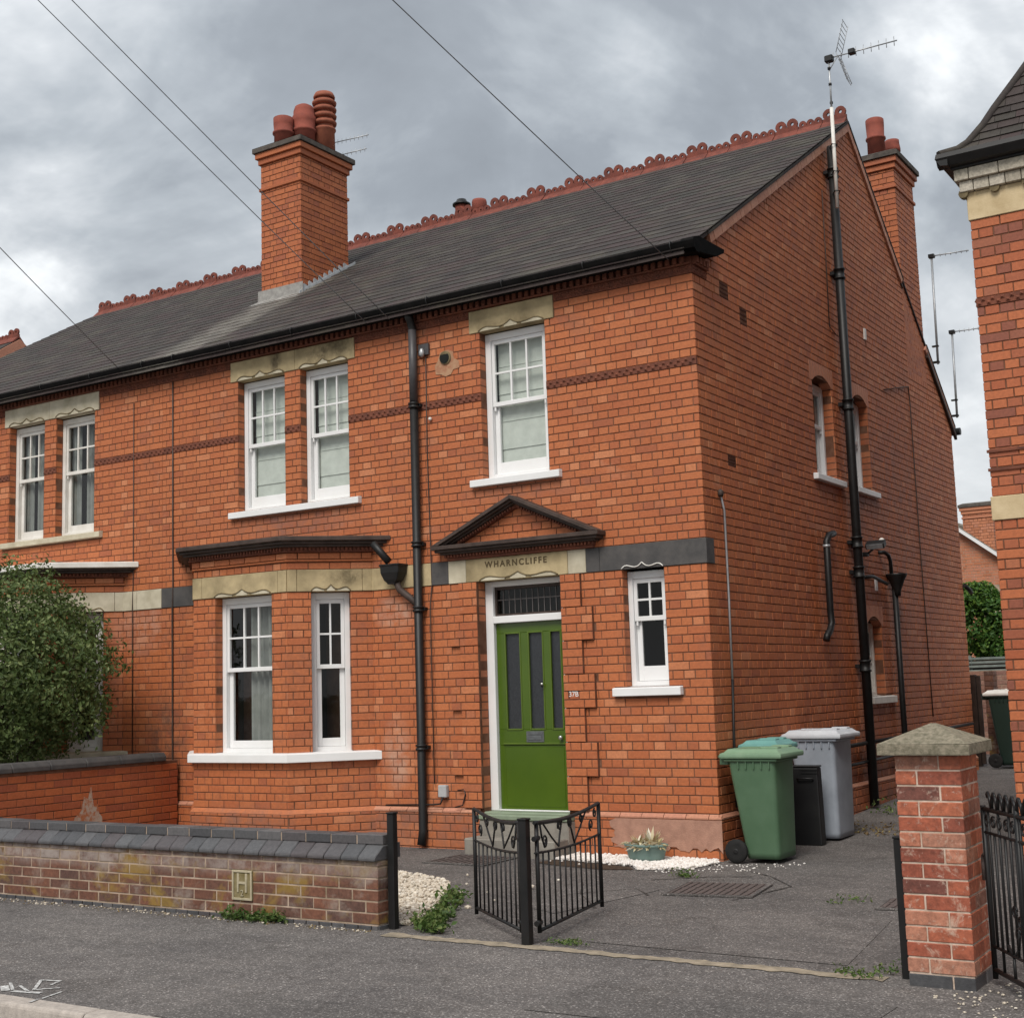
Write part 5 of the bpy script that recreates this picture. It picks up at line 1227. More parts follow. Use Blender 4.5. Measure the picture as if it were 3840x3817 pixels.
q = MB(); strip_frame(q, WF, PLQ[0], PLQ[1], PLQ[2], PLQ[3], .016, .016, .016, .016, .006, .014); part('plate_rim', q, PLT, pq, bev=.002)
q = MB(); a, b = PLQ[0] + .045, PLQ[1] - .045
text('H', ((a + b) / 2, -3.905 - .008, .236), .19, PLT, pq, 'plate_letter', ext=.004, xs=.85)
text('2', ((a + b) / 2, -3.905 - .010, .172), .062, PLT, pq, 'plate_number', ext=.003)
G2 = thing('brick_wall', 'orange brick dividing wall with black coping between the two front gardens', 'wall', (-6.7, -2, 0))
SF = Frame((-6.62, -3.66, 0), (0, 1, 0), (1, 0, 0))
part('core', MB().box(-6.83, -6.626, -3.66, -.05, -.05, .85), MORT, G2)
lay(field(SF, 0, 3.61, [-.03 + .0775 * k for k in range(12)], (), 0, vmax=.852, bond='s', st=.225), BWALLB, G2, 230)
x = -3.66
while x < -.28:
    y1 = min(x + .46, -.25); part('coping_stone', MB().prism([(-6.87, x + .003, .853), (-6.585, x + .003, .853), (-6.585, x + .003, .90), (-6.62, x + .003, .945), (-6.84, x + .003, .945), (-6.87, x + .003, .90)][::-1], (0, y1 - x - .006, 0)), DSTONE, G2, bev=.006); x += .46
# pale efflorescence mark on the dividing wall
vs = [SF.p(u, v, .0045) for u, v in [(2.12, .18), (2.56, .18), (2.53, .32), (2.49, .36), (2.47, .46), (2.42, .44), (2.38, .65), (2.34, .52), (2.29, .55), (2.25, .40), (2.17, .34)]]
m = MB(); m.add(vs, [tuple(range(len(vs)))]); part('lime_stain', m, plain('lime_bloom', (0.44, 0.34, 0.27), (0.40, 0.14, 0.06), 22, 0.95, 0.1, lo=0.42, hi=0.60), G2)

# brick gate pillar
P_ = thing('gate_pillar', 'square gate pillar of mottled reclaimed brick with a pyramid concrete cap', 'pillar', (3.0, -3.925, 0))
px0, py0, pw, ch_ = 2.838, -4.090, .327, .0765
part('core', MB().box(px0 + .004, px0 + pw - .004, py0 + .004, py0 + pw - .004, 0, 1.135), PILM, P_)
bw_, bl_ = .1025, .2155
def pb(x0, x1, y0, y1, z0, z1, mat): part('brick', MB().box(px0 + x0 + U(-.002, .001), px0 + x1 + U(-.001, .002), py0 + y0 + U(-.002, .001), py0 + y1 + U(-.001, .002), z0, z1), mat, P_, bev=.003)
for k in range(15):
    z0, z1 = k * ch_ + .0045 - .012, (k + 1) * ch_ - .0045 - .012; mt = BLUEB if k == 0 else PILB
    if k % 2 == 0: L4 = [(0, bl_, 0, bw_), (bl_ + .009, pw, 0, bl_), (pw - bl_, pw, bl_ + .009, pw), (0, bw_, bw_ + .009, pw)]
    else: L4 = [(bw_ + .009, pw, 0, bw_), (pw - bw_, pw, bw_ + .009, pw), (0, bl_, pw - bw_, pw), (0, bw_, 0, bl_)]
    for r in L4: pb(*r, z0, z1, mt)
cx0, cy0, cw = px0 + pw / 2, py0 + pw / 2, .232
m = MB(); m.box(cx0 - cw, cx0 + cw, cy0 - cw, cy0 + cw, 1.136, 1.192)
m.add([(cx0 - cw, cy0 - cw, 1.1925), (cx0 + cw, cy0 - cw, 1.1925), (cx0 + cw, cy0 + cw, 1.1925), (cx0 - cw, cy0 + cw, 1.1925), (cx0 - .012, cy0 - .012, 1.288), (cx0 + .012, cy0 - .012, 1.288), (cx0 + .012, cy0 + .012, 1.288), (cx0 - .012, cy0 + .012, 1.288)], [(0, 1, 5, 4), (1, 2, 6, 5), (2, 3, 7, 6), (3, 0, 4, 7), (4, 5, 6, 7)])
part('pyramid_cap', m, CONC, P_, bev=.007, seg=2)

# ------------------------------------------------------------------ gates and posts
def post(name, x, y, w_, h, label, cap=True):
    t = thing(name, label, 'gatepost', (x, y, 0), 'black iron gateposts')
    part('shaft', MB().box(x - w_ / 2, x + w_ / 2, y - w_ / 2, y + w_ / 2, -.02, h), BLACK, t, bev=.004)
    if cap: part('cap_plate', MB().box(x - w_ / 2 - .004, x + w_ / 2 + .004, y - w_ / 2 - .004, y + w_ / 2 + .004, h, h + .012), BLACK, t, bev=.003)
    return t
post('gatepost', -.640, -3.800, .052, .735, 'square black iron post at the right end of the low purple-brown wall')
gp = post('gatepost', .482, -3.935, .056, .735, 'square black iron post in the middle, carrying both folded gate leaves')
post('gatepost', 2.785, -3.93, .05, .70, 'thin black iron post against the left side of the mottled brick pillar')
def spiral(c, r0, turns, a0, ux, n=26, dirn=1, r1=.012):
    pts = []
    for i in range(n + 1):
        t = i / n; a = a0 + dirn * turns * 2 * math.pi * t; r = r0 + (r1 - r0) * t
        pts.append(Vector((c[0], c[1], c[2])) + ux * (r * math.cos(a)) + Vector((0, 0, 1)) * (r * math.sin(a)))
    return pts
def gate_leaf(hinge, far, label, nb):
    h = Vector(hinge); f = Vector(far); d = (f - h); L_ = d.length; ux = d.normalized(); Z = Vector((0, 0, 1))
    t = thing('metal_gate', label, 'gate', (h.x, h.y, 0), 'pair of black iron gate leaves')
    def P(s, z): return h + ux * (s * L_) + Z * z
    zb, zt0, zt1, zm0, zm1 = .072, .715, .728, .535, .52
    def bar(nm, pts, r, n=4): return part(nm, MB().tube(pts, r, n), BLACK, t)
    top = [P(s, zt0 + (zt1 - zt0) * s - .03 * math.sin(math.pi * s)) for s in [i / 10 for i in range(11)]]
    mid = [P(s, zm0 + (zm1 - zm0) * s - .02 * math.sin(math.pi * s)) for s in [i / 10 for i in range(11)]]
    bar('stile', [P(.03, .06), P(.03, zt0)], .016); bar('stile', [P(1, .0 + .03), P(1, zt1 + .004)], .016)
    bar('top_rail', top, .0135); bar('middle_rail', mid, .008); bar('bottom_rail', [P(.03, zb), P(1, zb)], .0125)
    for k in range(nb):
        s = .03 + .97 * (k + 1) / (nb + 1); zt = zm0 + (zm1 - zm0) * s - .02 * math.sin(math.pi * s)
        bar('baluster', [P(s, zb), P(s, zt)], .0068, 6)
    # scrollwork between the rails
    for (s, z, r, a0, dr, tu) in ((.14, .59, .040, -1.2, 1, 1.3), (.36, .655, .034, 3.6, -1, 1.3), (.52, .66, .036, 2.6, 1, 1.4), (.86, .60, .040, -1.9, -1, 1.3), (.93, .67, .030, 1.5, 1, 1.3), (.70, .665, .030, .4, -1, 1.3)):
        bar('scroll', spiral(P(s, z), r, tu, a0, ux, dirn=dr), .006, 5)
    def vee(s0, z0, s1, z1, s2, z2): bar('scroll', [P(s0, z0), P((s0 + s1) / 2 + .01, (z0 + z1) / 2 - .015), P(s1, z1), P((s1 + s2) / 2 - .01, (z1 + z2) / 2 - .015), P(s2, z2)], .0065, 5)
    vee(.12, .70, .34, .53, .40, .69); vee(.50, .69, .58, .52, .78, .70); bar('scroll', [P(.08, .70), P(.10, .62), P(.14, .55)], .0065, 5)
    for z in (.12, .62): bar('hinge', [P(-.01, z), P(.05, z)], .017, 8)
    return t
gate_leaf((.435, -3.905, 0), (-.333, -3.285, 0), 'black iron gate leaf folded back to the left of the middle post', 9)
gate_leaf((.53, -3.895, 0), (.318, -2.71, 0), 'black iron gate leaf folded back to the right of the middle post', 11)
# ornate gate at the right edge
def ornate():
    h = Vector((3.215, -3.905, 0)); ux = Vector((.552, -.834, 0)).normalized(); Z = Vector((0, 0, 1)); L_ = .95
    t = thing('metal_gate', 'ornate black wrought-iron gate with leaf finials right of the brick pillar', 'gate', (h.x, h.y, 0))
    def P(s, z): return h + ux * s + Z * z
    def bar(nm, pts, r, n=5): return part(nm, MB().tube(pts, r, n), BLACK, t)
    bar('stile', [P(0, .03), P(0, .875)], .014); bar('stile', [P(.44, .03), P(.44, .90)], .014); bar('stile', [P(L_, .03), P(L_, .875)], .014)
    for z, r in ((.86, .012), (.745, .008), (.19, .008), (.075, .013)): bar('rail', [P(0, z), P(L_, z)], r)
    k = 0; s = .065
    while s < L_ - .03:
        if abs(s - .44) > .03: bar('baluster', [P(s, .075 if k % 2 else .19), P(s, .745 if k % 2 else .86)], .0075, 6)
        s += .068; k += 1
    for s in (.05, .13, .21, .30, .38, .52):
        bar('scroll', spiral(P(s, .80), .030, 1.2, 1.0 + s, ux), .006, 5)
    for s in (.12, .20, .28, .36, .44, .52):   # curled leaf finials
        for dr in (1, -1):
            pts = [P(s, .865), P(s + .012 * dr, .91), P(s + .038 * dr, .945), P(s + .058 * dr, .935), P(s + .056 * dr, .915)]
            part('finial', MB().tube(pts, [.009, .010, .009, .006, .002], 5), BLACK, t)
    bar('brace', [P(.27, .075), P(.27, .18)], .008); bar('brace', [P(.20, .23), P(.27, .18), P(.34, .23)], .008); bar('brace', [P(.34, .23), P(.37, .33)], .008)
    for (s, z) in ((.33, .40), (.39, .36), (.35, .30)): bar('scroll', spiral(P(s, z), .032, 1.3, .4, ux), .006, 5)
    part('latch_ring', MB().tube([P(.0, .62), P(-.02, .635), P(-.05, .62), P(-.055, .585), P(-.055, .50)], .011, 6), RUST, t)
ornate()

# ------------------------------------------------------------------ bins
def wheelie(name, label, x0, x1, y0, y1, h, body, lidm, group, sink=0.0, wheels=True):
    """back towards -x, front towards +x"""
    t = thing(name, label, 'wheelie bin', ((x0 + x1) / 2, (y0 + y1) / 2, 0), group)
    zb, zt = .035, h - .115; D, Wd = x1 - x0, y1 - y0
    def ringp(z, f):
        xa = x0 + .055 + .125 * (1 - f); xb = x1 - .045 - .008 * (1 - f); ya = y0 + .015 + .028 * (1 - f); yb = y1 - .015 - .028 * (1 - f); c = .045; pts = []
        for (cx, cy, a0) in ((xb - c, ya + c, -90), (xb - c, yb - c, 0), (xa + c, yb - c, 90), (xa + c, ya + c, 180)):
            for k in range(5): a = math.radians(a0 + 22.5 * k); pts.append((cx + c * math.cos(a), cy + c * math.sin(a), z))
        return pts
    zs_ = [(zb, 0.0), (zb + .05, .06), (.45 * h, .5), (zt - .10, .90), (zt - .03, .97), (zt, 1.0)]
    vs = []; fs = []
    for z, f in zs_: vs += ringp(z, f)
    n = 20
    for i in range(len(zs_) - 1):
        for k in range(n): fs.append((i * n + k, i * n + (k + 1) % n, (i + 1) * n + (k + 1) % n, (i + 1) * n + k))
    fs.append(tuple(range(n - 1, -1, -1))); fs.append(tuple((len(zs_) - 1) * n + k for k in range(n)))
    m = MB(); m.add(vs, fs, True); bd = part('body', m, body, t)
    m = MB(); m.box(x0 + .03, x1 - .015, y0 - .004, y1 + .004, zt - .022, zt + .004); part('rim', m, body, bd, bev=.008)
    for k in range(5):
        x = x0 + .16 + k * (D - .25) / 4
        for yy in (y0 + .008, y1 - .018): part('rim_rib', MB().box(x - .006, x + .006, yy - .006, yy + .016, zt - .085, zt - .02), body, bd, bev=.003)
    # lid: shallow dished slab with a rolled edge and two moulded grips
    m = MB(); za = zt + .006
    a = (x0 + .0, x1 + .035, y0 - .022, y1 + .022)
    def rc(i, z): return [(a[0] + i, a[2] + i, z), (a[1] - i, a[2] + i, z), (a[1] - i, a[3] - i, z), (a[0] + i, a[3] - i, z)]
    lv = rc(.004, za) + rc(0, za + .018) + rc(.002, za + .040) + rc(.03, za + .052) + rc(.06, za + .080)
    m.add(lv, [(3, 2, 1, 0)] + [(4 * i + j, 4 * i + (j + 1) % 4, 4 * i + 4 + (j + 1) % 4, 4 * i + 4 + j) for i in range(4) for j in range(4)] + [(16, 17, 18, 19)])
    ld = part('lid', m, lidm, t, bev=.007, seg=2)
    for yy in (y0 + .08, y1 - .17): part('lid_grip', MB().box(x1 - .19, x1 - .03, yy, yy + .09, za + .070, za + .096), lidm, ld, bev=.006)
    part('lid_rib', MB().box(x0 + .10, x1 - .09, (y0 + y1) / 2 - .012, (y0 + y1) / 2 + .012, za + .078, za + .088), lidm, ld, bev=.004)
    part('hinge_bar', MB().tube([(x0 - .012, y0 + .02, zt + .022), (x0 - .012, y1 - .02, zt + .022)], .016, 8), body, t)
    for yy in (y0 + .05, y1 - .05): part('hinge_bracket', MB().box(x0 - .022, x0 + .06, yy - .02, yy + .02, zt - .05, zt + .018), body, t, bev=.006)
    if wheels:
        for yy, s_ in ((y0 - .012, -1), (y1 + .012, 1)):
            m = MB(); prof = [(.060, -.022), (.092, -.022), (.100, -.014), (.100, .014), (.092, .022), (.060, .022)]
            m.lathe((0, 0, 0), prof, 24); m.v = [(x0 + .115 + p[0], yy + p[2], .100 + p[1]) for p in m.v]; wl = part('wheel', m, RUBBER, t)
            m = MB(); m.lathe((0, 0, 0), [(.0, -.018), (.022, -.024), (.028, -.012), (.052, -.014), (.060, -.020), (.060, .018), (.0, .018)], 20); m.v = [(x0 + .115 + p[0], yy + p[2], .100 + p[1]) for p in m.v]; part('wheel_hub', m, BLACKM, wl)
        part('axle', MB().tube([(x0 + .115, y0, .10), (x0 + .115, y1, .10)], .012, 8), ALU, t)
    return t
wheelie('wheelie_bin', 'green wheelie bin with faded lid by the corner of the green-door house, nearest the gate', .085, .615, -.115, .385, .985, BING, BINGL, 'wheelie bins beside the house')
wheelie('wheelie_bin', 'wheelie bin with teal lid, squeezed behind the front green bin', .02, .375, .45, .88, 1.03, plain('dark_green_bin_plastic', (0.03, 0.08, 0.05), (0.025, 0.07, 0.042), 3, 0.45, 0.4), BINT, 'wheelie bins beside the house')
wheelie('wheelie_bin', 'grey wheelie bin with pale lid, farthest of the three beside the house wall', .03, .585, 1.47, 2.02, 1.075, BINW, BINWL, 'wheelie bins beside the house')
t = thing('slim_bin', 'slim black plastic bin without wheels standing in front of the grey wheelie bin', 'bin', (.36, 1.30, 0))
m = MB(); m.add([(.20, 1.20, .0), (.475, 1.20, .0), (.475, 1.32, .0), (.20, 1.32, .0), (.205, 1.205, .715), (.465, 1.205, .715), (.465, 1.315, .715), (.205, 1.315, .715)], [(3, 2, 1, 0), (0, 1, 5, 4), (1, 2, 6, 5), (2, 3, 7, 6), (3, 0, 4, 7), (4, 5, 6, 7)])
part('body', m, BLACKM, t, bev=.014, seg=2); part('lid', MB().box(.20, .47, 1.195, 1.325, .716, .732), BLACKM, t, bev=.008)
for z in (.66, .69): part('rib', MB().box(.30, .47, 1.198, 1.206, z, z + .008), BLACKM, t)
part('handle', MB().tube([(.27, 1.199, .60), (.27, 1.18, .615), (.42, 1.18, .615), (.42, 1.199, .60)], .008, 6), BLACKM, t)
# far bin and yard things in the gap
t = wheelie('wheelie_bin', 'dark green wheelie bin with a white topped lid in the gap between the houses', .12, .60, 9.0, 9.5, 1.12, plain('very_dark_green_plastic', (0.010, 0.025, 0.018), (0.014, 0.03, 0.022), 3, 0.5, 0.4), CREAMW, None)
for o in [o for o in COL.objects if o.parent == t or (o.parent and o.parent.parent == t)]: pass
t.location.z += .20
t = thing('gatepost', 'dark timber side-gate post at the back corner of the house', 'gatepost', (-.10, 9.5, .18))
part('shaft', MB().box(-.20, -.08, 9.45, 9.57, .1, 1.52), WOODD, t, bev=.006); part('gate_edge', MB().box(-.077, -.02, 9.48, 9.53, .22, 1.50), WOODD, t, bev=.004)
t = thing('brick_pier', 'narrow dark brick pier behind the side gate in the gap between the houses', 'pier', (.03, 9.9, .18))
part('core', MB().box(-.034, .094, 9.806, 10.03, .1, 1.55), MORT, t)
lay(field(Frame((-.04, 9.8, 0), (1, 0, 0), (0, -1, 0)), 0, .14, [.1 + .0775 * k for k in range(20)], (), 0, bond='s', st=.225) + field(Frame((.10, 9.8, 0), (0, 1, 0), (1, 0, 0)), 0, .235, [.1 + .0775 * k for k in range(20)], (), 0, bond='s', st=.225), GWALLB, t, 40)
t = thing('brick_wall', 'pale weathered brick yard wall behind the far bin in the gap', 'wall', (-.2, 12.3, .2))
part('core', MB().box(-1.6, 1.2, 12.306, 12.5, .1, 1.58), PALEM, t)
YB = bricky('pale_pink_brick', [(0.0, (0.36, 0.20, 0.15)), (0.5, (0.44, 0.27, 0.21)), (1.0, (0.30, 0.17, 0.14))], mott=.6)
lay(field(Frame((-1.6, 12.3, 0), (1, 0, 0), (0, -1, 0)), 0, 2.8, [.1 + .0775 * k for k in range(20)], (), 0, bond='s', st=.225), YB, t, 60)
t = thing('timber_fence', 'weathered grey rail fence below the far shrub, in the gap between the houses', 'fence', (-1, 14, .2))
for z in (1.58, 1.66, 1.73, 1.80): part('rail', MB().box(-2.4, 1.2, 13.98, 14.01, z - .022, z + .022), WOODG, t, bev=.004)
for x in (-2.2, -1.3, .9): part('post', MB().box(x - .04, x + .04, 14.02, 14.10, .2, 1.86), WOODG, t)
part('backboard', MB().box(-2.4, 1.2, 14.11, 14.13, .2, 1.77), WOODD, t)

# ------------------------------------------------------------------ foliage
def leafcloud(name, n, samp, size, mat, parent, kind=None, fold=.25, asp=.55):
    m = MB(); vs = []; fs = []
    for i in range(n):
        p, out = samp()
        nrm = (out * .7 + Vector((U(-1, 1), U(-1, 1), U(-.6, 1)))).normalized()
        a = nrm.orthogonal().normalized(); a.rotate(Matrix.Rotation(U(0, 6.283), 3, nrm)); b = nrm.cross(a)
        s = size * U(.6, 1.35); k = len(vs)
        vs += [p - a * s, p + b * s * asp + nrm * s * fold, p + a * s, p - b * s * asp + nrm * s * fold]
        fs += [(k, k + 1, k + 2), (k, k + 2, k + 3)]
    m.v = [tuple(v) for v in vs]; m.f = fs; m.sm = [False] * len(fs)
    return part(name, m, mat, parent, kind=kind)
def hashn(v, f): return math.sin(v.x * f * 1.7 + 1.3 * math.sin(v.z * f)) * math.sin(v.y * f * 1.3 + v.z * f * 2.1 + .7) 
def blob(c, r, lump=.16, inner=.55, f=3.2):
    c = Vector(c)
    def s():
        while True:
            d = Vector((random.gauss(0, 1), random.gauss(0, 1), random.gauss(0, 1)))
            if d.length > 1e-3: break
        d.normalize(); q = Vector((d.x * r[0], d.y * r[1], d.z * r[2]))
        k = 1 + lump * hashn(q, f) + lump * .6 * hashn(q, f * 2.7)
        t = inner + (1 - inner) * (R() ** .45)
        return c + q * k * t * U(.97, 1.04), d
    return s
t = thing('shrub', 'large rounded green shrub in front of the left house, cut off by the left edge', 'shrub', (-7.95, -1.35, 0))
leafcloud('foliage', 24000, blob((-7.95, -1.40, 1.90), (1.32, 1.08, 1.17)), .028, LEAFB, t)
leafcloud('inner_foliage', 2500, blob((-7.95, -1.40, 1.80), (.85, .7, .85), inner=.1), .045, LEAFB, t)
tb = MB(); tb.tube([(-7.95, -1.4, -.02), (-7.93, -1.42, .6), (-7.9, -1.4, 1.3)], [.06, .05, .035], 8)
for k in range(9):
    a = k * .7; tb.tube([(-7.93, -1.42, .55 + .05 * k), (-7.93 + .4 * math.cos(a), -1.42 + .35 * math.sin(a), 1.1 + .06 * k), (-7.93 + .75 * math.cos(a), -1.42 + .62 * math.sin(a), 1.6 + .1 * k)], [.025, .017, .006], 6)
part('trunk', tb, BARK, t)
tw = MB()      # loose twigs breaking the outline
for k in range(36):
    a = U(0, 6.28); e = U(-.2, 1.2); b0 = Vector((-7.95 + 1.0 * math.cos(a) * math.cos(e), -1.4 + .8 * math.sin(a) * math.cos(e), 1.87 + .95 * math.sin(e))); dr = (b0 - Vector((-7.95, -1.4, 1.6))).normalized()
    tw.tube([b0, b0 + dr * .15 + Vector((0, 0, .05)), b0 + dr * U(.2, .34) + Vector((U(-.05, .05), 0, U(.02, .12)))], [.006, .004, .002], 4)
part('twigs', tw, BARK, t, kind='stuff')
t = thing('tree', 'bright green bushy tree seen in the gap between the houses', 'tree', (-1.45, 16.5, .2))
leafcloud('crown', 4500, blob((-1.50, 16.5, 2.45), (.72, .6, .78), lump=.25), .05, LEAFT, t); leafcloud('crown', 1800, blob((-1.62, 16.2, 3.0), (.36, .34, .30), lump=.25), .045, LEAFT, t)
leafcloud('crown', 2500, blob((-1.15, 16.3, 2.2), (.55, .4, .55), lump=.25), .045, LEAFT, t)
part('trunk', MB().tube([(-1.5, 16.5, .2), (-1.48, 16.5, 1.2), (-1.5, 16.5, 2.4)], [.09, .07, .04], 8), BARK, t)
t = thing('shrub', 'green shrub behind the ornate gate at the right edge', 'shrub', (3.62, -3.35, 0))
leafcloud('foliage', 2200, blob((3.72, -3.35, .62), (.26, .25, .30), lump=.3), .026, LEAFB, t); part('trunk', MB().tube([(3.7, -3.35, 0), (3.72, -3.35, .6)], [.02, .01], 6), BARK, t)
def weed(label, pts, n, h, mat=LEAFW, cat='weed', leaf=.022, spread=.05):
    c = pts[0]; t = thing('weed', label, cat, (c[0], c[1], 0), 'weeds in the paving')
    def s():
        p = random.choice(pts); q = Vector((p[0] + random.gauss(0, spread), p[1] + random.gauss(0, spread * .6), abs(random.gauss(0, h * .55)) + .006)); return q, Vector((U(-1, 1), U(-1, 1), .6)).normalized()
    leafcloud('leaves', n, s, leaf, mat, t)
    m = MB()
    for k in range(max(6, n // 25)):
        p = random.choice(pts); x, y = p[0] + random.gauss(0, spread), p[1] + random.gauss(0, spread * .6); m.tube([(x, y, 0), (x + U(-.03, .03), y + U(-.03, .03), h * .6), (x + U(-.06, .06), y + U(-.05, .05), h * U(.8, 1.4))], [.0025, .002, .001], 3)
    part('stems', m, mat, t, kind='stuff')
weed('green weeds at the foot of the low wall below the square plate', [(-1.95, -3.96), (-1.85, -3.97), (-1.72, -3.96), (-1.62, -3.95), (-1.55, -3.95)], 300, .06)
weed('green weed clump just right of the black post at the wall end', [(-.45, -3.72), (-.40, -3.66), (-.36, -3.78), (-.50, -3.6), (-.30, -3.84)], 420, .075)
weed('weeds trailing along the edge of the buff gravel bed', [(-.62, -3.30), (-.75, -3.05), (-.85, -2.8), (-.98, -2.65), (-.52, -3.45)], 420, .07)
weed('sparse weed tuft beside the small drain cover', [(1.72, -1.62), (1.80, -1.75), (1.66, -1.85)], 45, .025, leaf=.012)
weed('grassy weeds by the thin post left of the brick pillar', [(2.48, -3.95), (2.58, -4.02), (2.66, -3.86), (2.72, -3.75)], 150, .035, leaf=.013)
weed('flat mossy tuft by the edging strip right of the middle gatepost', [(.66, -3.82), (.74, -3.80), (.70, -3.84)], 110, .02, leaf=.011)
weed('small weed in the crack left of the front drain cover', [(.10, -1.02), (.16, -1.05)], 60, .05, leaf=.016)
weed('straggly weed at the foot of the black soil pipe', [(.28, 3.6), (.34, 3.75), (.40, 3.5)], 150, .16, mat=LEAFB, spread=.08)
# pebbles, litter
def inpoly(x, y, P):
    c = False; j = len(P) - 1
    for i in range(len(P)):
        if (P[i][1] > y) != (P[j][1] > y) and x < (P[j][0] - P[i][0]) * (y - P[i][1]) / (P[j][1] - P[i][1]) + P[i][0]: c = not c
        j = i
    return c
ICO = None
def pebbles(name, poly, n, r0, r1, mat, z=.0, heap=.02, scatter=0.0, label=None):
    bm = bmesh.new(); bmesh.ops.create_icosphere(bm, subdivisions=1, radius=1); iv = [v.co.copy() for v in bm.verts]; fi = [tuple(v.index for v in f.verts) for f in bm.faces]; bm.free()
    m = MB(); xs = [p[0] for p in poly]; ys = [p[1] for p in poly]; k = 0
    while k < n:
        x, y = U(min(xs), max(xs)), U(min(ys), max(ys))
        if not inpoly(x, y, poly):
            if R() > scatter: continue
        r = U(r0, r1); q = Matrix.Rotation(U(0, 6.3), 3, 'Z'); sx_, sy_, sz_ = r * U(.8, 1.3), r * U(.7, 1.0), r * U(.45, .75); zz = z + U(0, heap)
        m.add([(x + (q @ Vector((v.x * sx_, v.y * sy_, 0))).x, y + (q @ Vector((v.x * sx_, v.y * sy_, 0))).y, zz + v.z * sz_) for v in iv], fi); k += 1
    o = part(name, m, mat, kind='stuff'); return o
WG = [(-1.42, -.05), (.0, -.05), (.06, -.22), (-.04, -.62), (-.40, -.80), (-.55, -.60), (-.90, -.52), (-1.42, -.42)]
m = MB(); m.add([(x, y, .002) for x, y in WG], [tuple(range(len(WG)))]); struct('gravel_bed', m, WPEB)
pebbles('white_pebbles', WG, 2600, .010, .021, WPEB, .004, .016, scatter=.012)
m = MB(); m.add([(x, y, .0015) for x, y in [(-1.45, -.44), (-.92, -.55), (-.56, -.64), (-.45, -.78), (-.72, -.86), (-1.2, -.76), (-1.5, -.66)]], [tuple(range(7))]); struct('soil_strip', m, SOIL)
GB = [(-5.5, -3.68), (-.60, -3.68), (-.80, -3.1), (-1.05, -2.7), (-1.52, -1.92), (-2.25, -1.62), (-5.5, -1.62)]
m = MB(); m.add([(x, y, .002) for x, y in GB], [tuple(range(len(GB)))]); struct('gravel_bed', m, BPEB)
pebbles('buff_gravel', [(-2.9, -3.68), (-.60, -3.68), (-.80, -3.1), (-1.05, -2.7), (-1.52, -1.92), (-2.25, -1.62), (-2.9, -1.62)], 4200, .010, .024, BPEB, .004, .018, scatter=.01)
pebbles('pavement_grit', [(-4.6, -4.05), (-.7, -4.02), (-.7, -3.92), (-4.6, -3.92)], 190, .004, .010, BPEB, .002, .002)
pebbles('drive_grit', [(-.2, -.9), (.6, -.5), (.9, .1), (.2, -.2), (-.3, -.6)], 110, .004, .011, WPEB, .0, .003, scatter=.03)
pebbles('drive_grit', [(2.95, -4.3), (3.6, -4.9), (3.9, -4.4), (3.3, -3.8)], 110, .004, .010, BPEB, .002, .006)
def lit():
    return Vector((U(.0, 1.0) ** 1.4 * 1.1 + .02, U(1.9, 3.7), .03 + U(0, .02))), Vector((0, 0, 1))
leafcloud('dry_leaves', 700, lit, .022, LITTER, None, kind='stuff')
def lit2():
    x = U(-4.8, -.7); return Vector((x, -3.95 - abs(random.gauss(0, .05)), .004)), Vector((0, 0, 1))
leafcloud('leaf_litter', 260, lit2, .009, LITTER, None, kind='stuff')
for (x, y, z, s_) in ((.62, -3.83, .0, .055),):
    pass
# planter with dried plants
t = thing('planter', 'grey-green oval planter of dried plants on the white pebbles', 'planter', (-.585, -.28, 0))
part('pot', MB().lathe((-.585, -.28, .012), [(.158, 0), (.170, .03), (.192, .118), (.205, .122), (.208, .138), (.196, .142), (.185, .128)], 28, 1.0, .62), PLANTER, t)
part('soil', MB().lathe((-.585, -.28, .118), [(.18, 0), (.18, .012)], 24, 1.0, .62), SOIL, t)
pl = part('dried_plant', MB().tube([(-.60, -.28, .12), (-.60, -.28, .2)], .004, 4), DRYL, t)
m = MB(); random.seed(11)
for c, nL, ln, up in (((-.66, -.28), 34, .14, .7), ((-.55, -.25), 46, .17, .9), ((-.47, -.30), 34, .14, .35), ((-.62, -.34), 30, .13, .25), ((-.52, -.36), 30, .13, .25), ((-.71, -.31), 24, .12, .3)):
    for k in range(nL):
        a = U(0, 6.283); e = up + U(-.45, .5); d = Vector((math.cos(a) * math.cos(e), math.sin(a) * math.cos(e) * .8, max(.05, math.sin(e)))); sd_ = d.cross(Vector((0, 0, 1))); sd_ = sd_.normalized() if sd_.length > .01 else Vector((1, 0, 0))
        b = Vector((c[0], c[1], .13)); l2 = ln * U(.7, 1.3); wd = U(.010, .020); q = len(m.v)
        m.add([b, b + d * l2 * .45 + sd_ * wd, b + d * l2 * .85 + Vector((0, 0, -.3 * l2 * (1 - up))), b + d * l2 * .45 - sd_ * wd], [(0, 1, 2), (0, 2, 3)])
part('dried_leaves', m, DRYL, t)

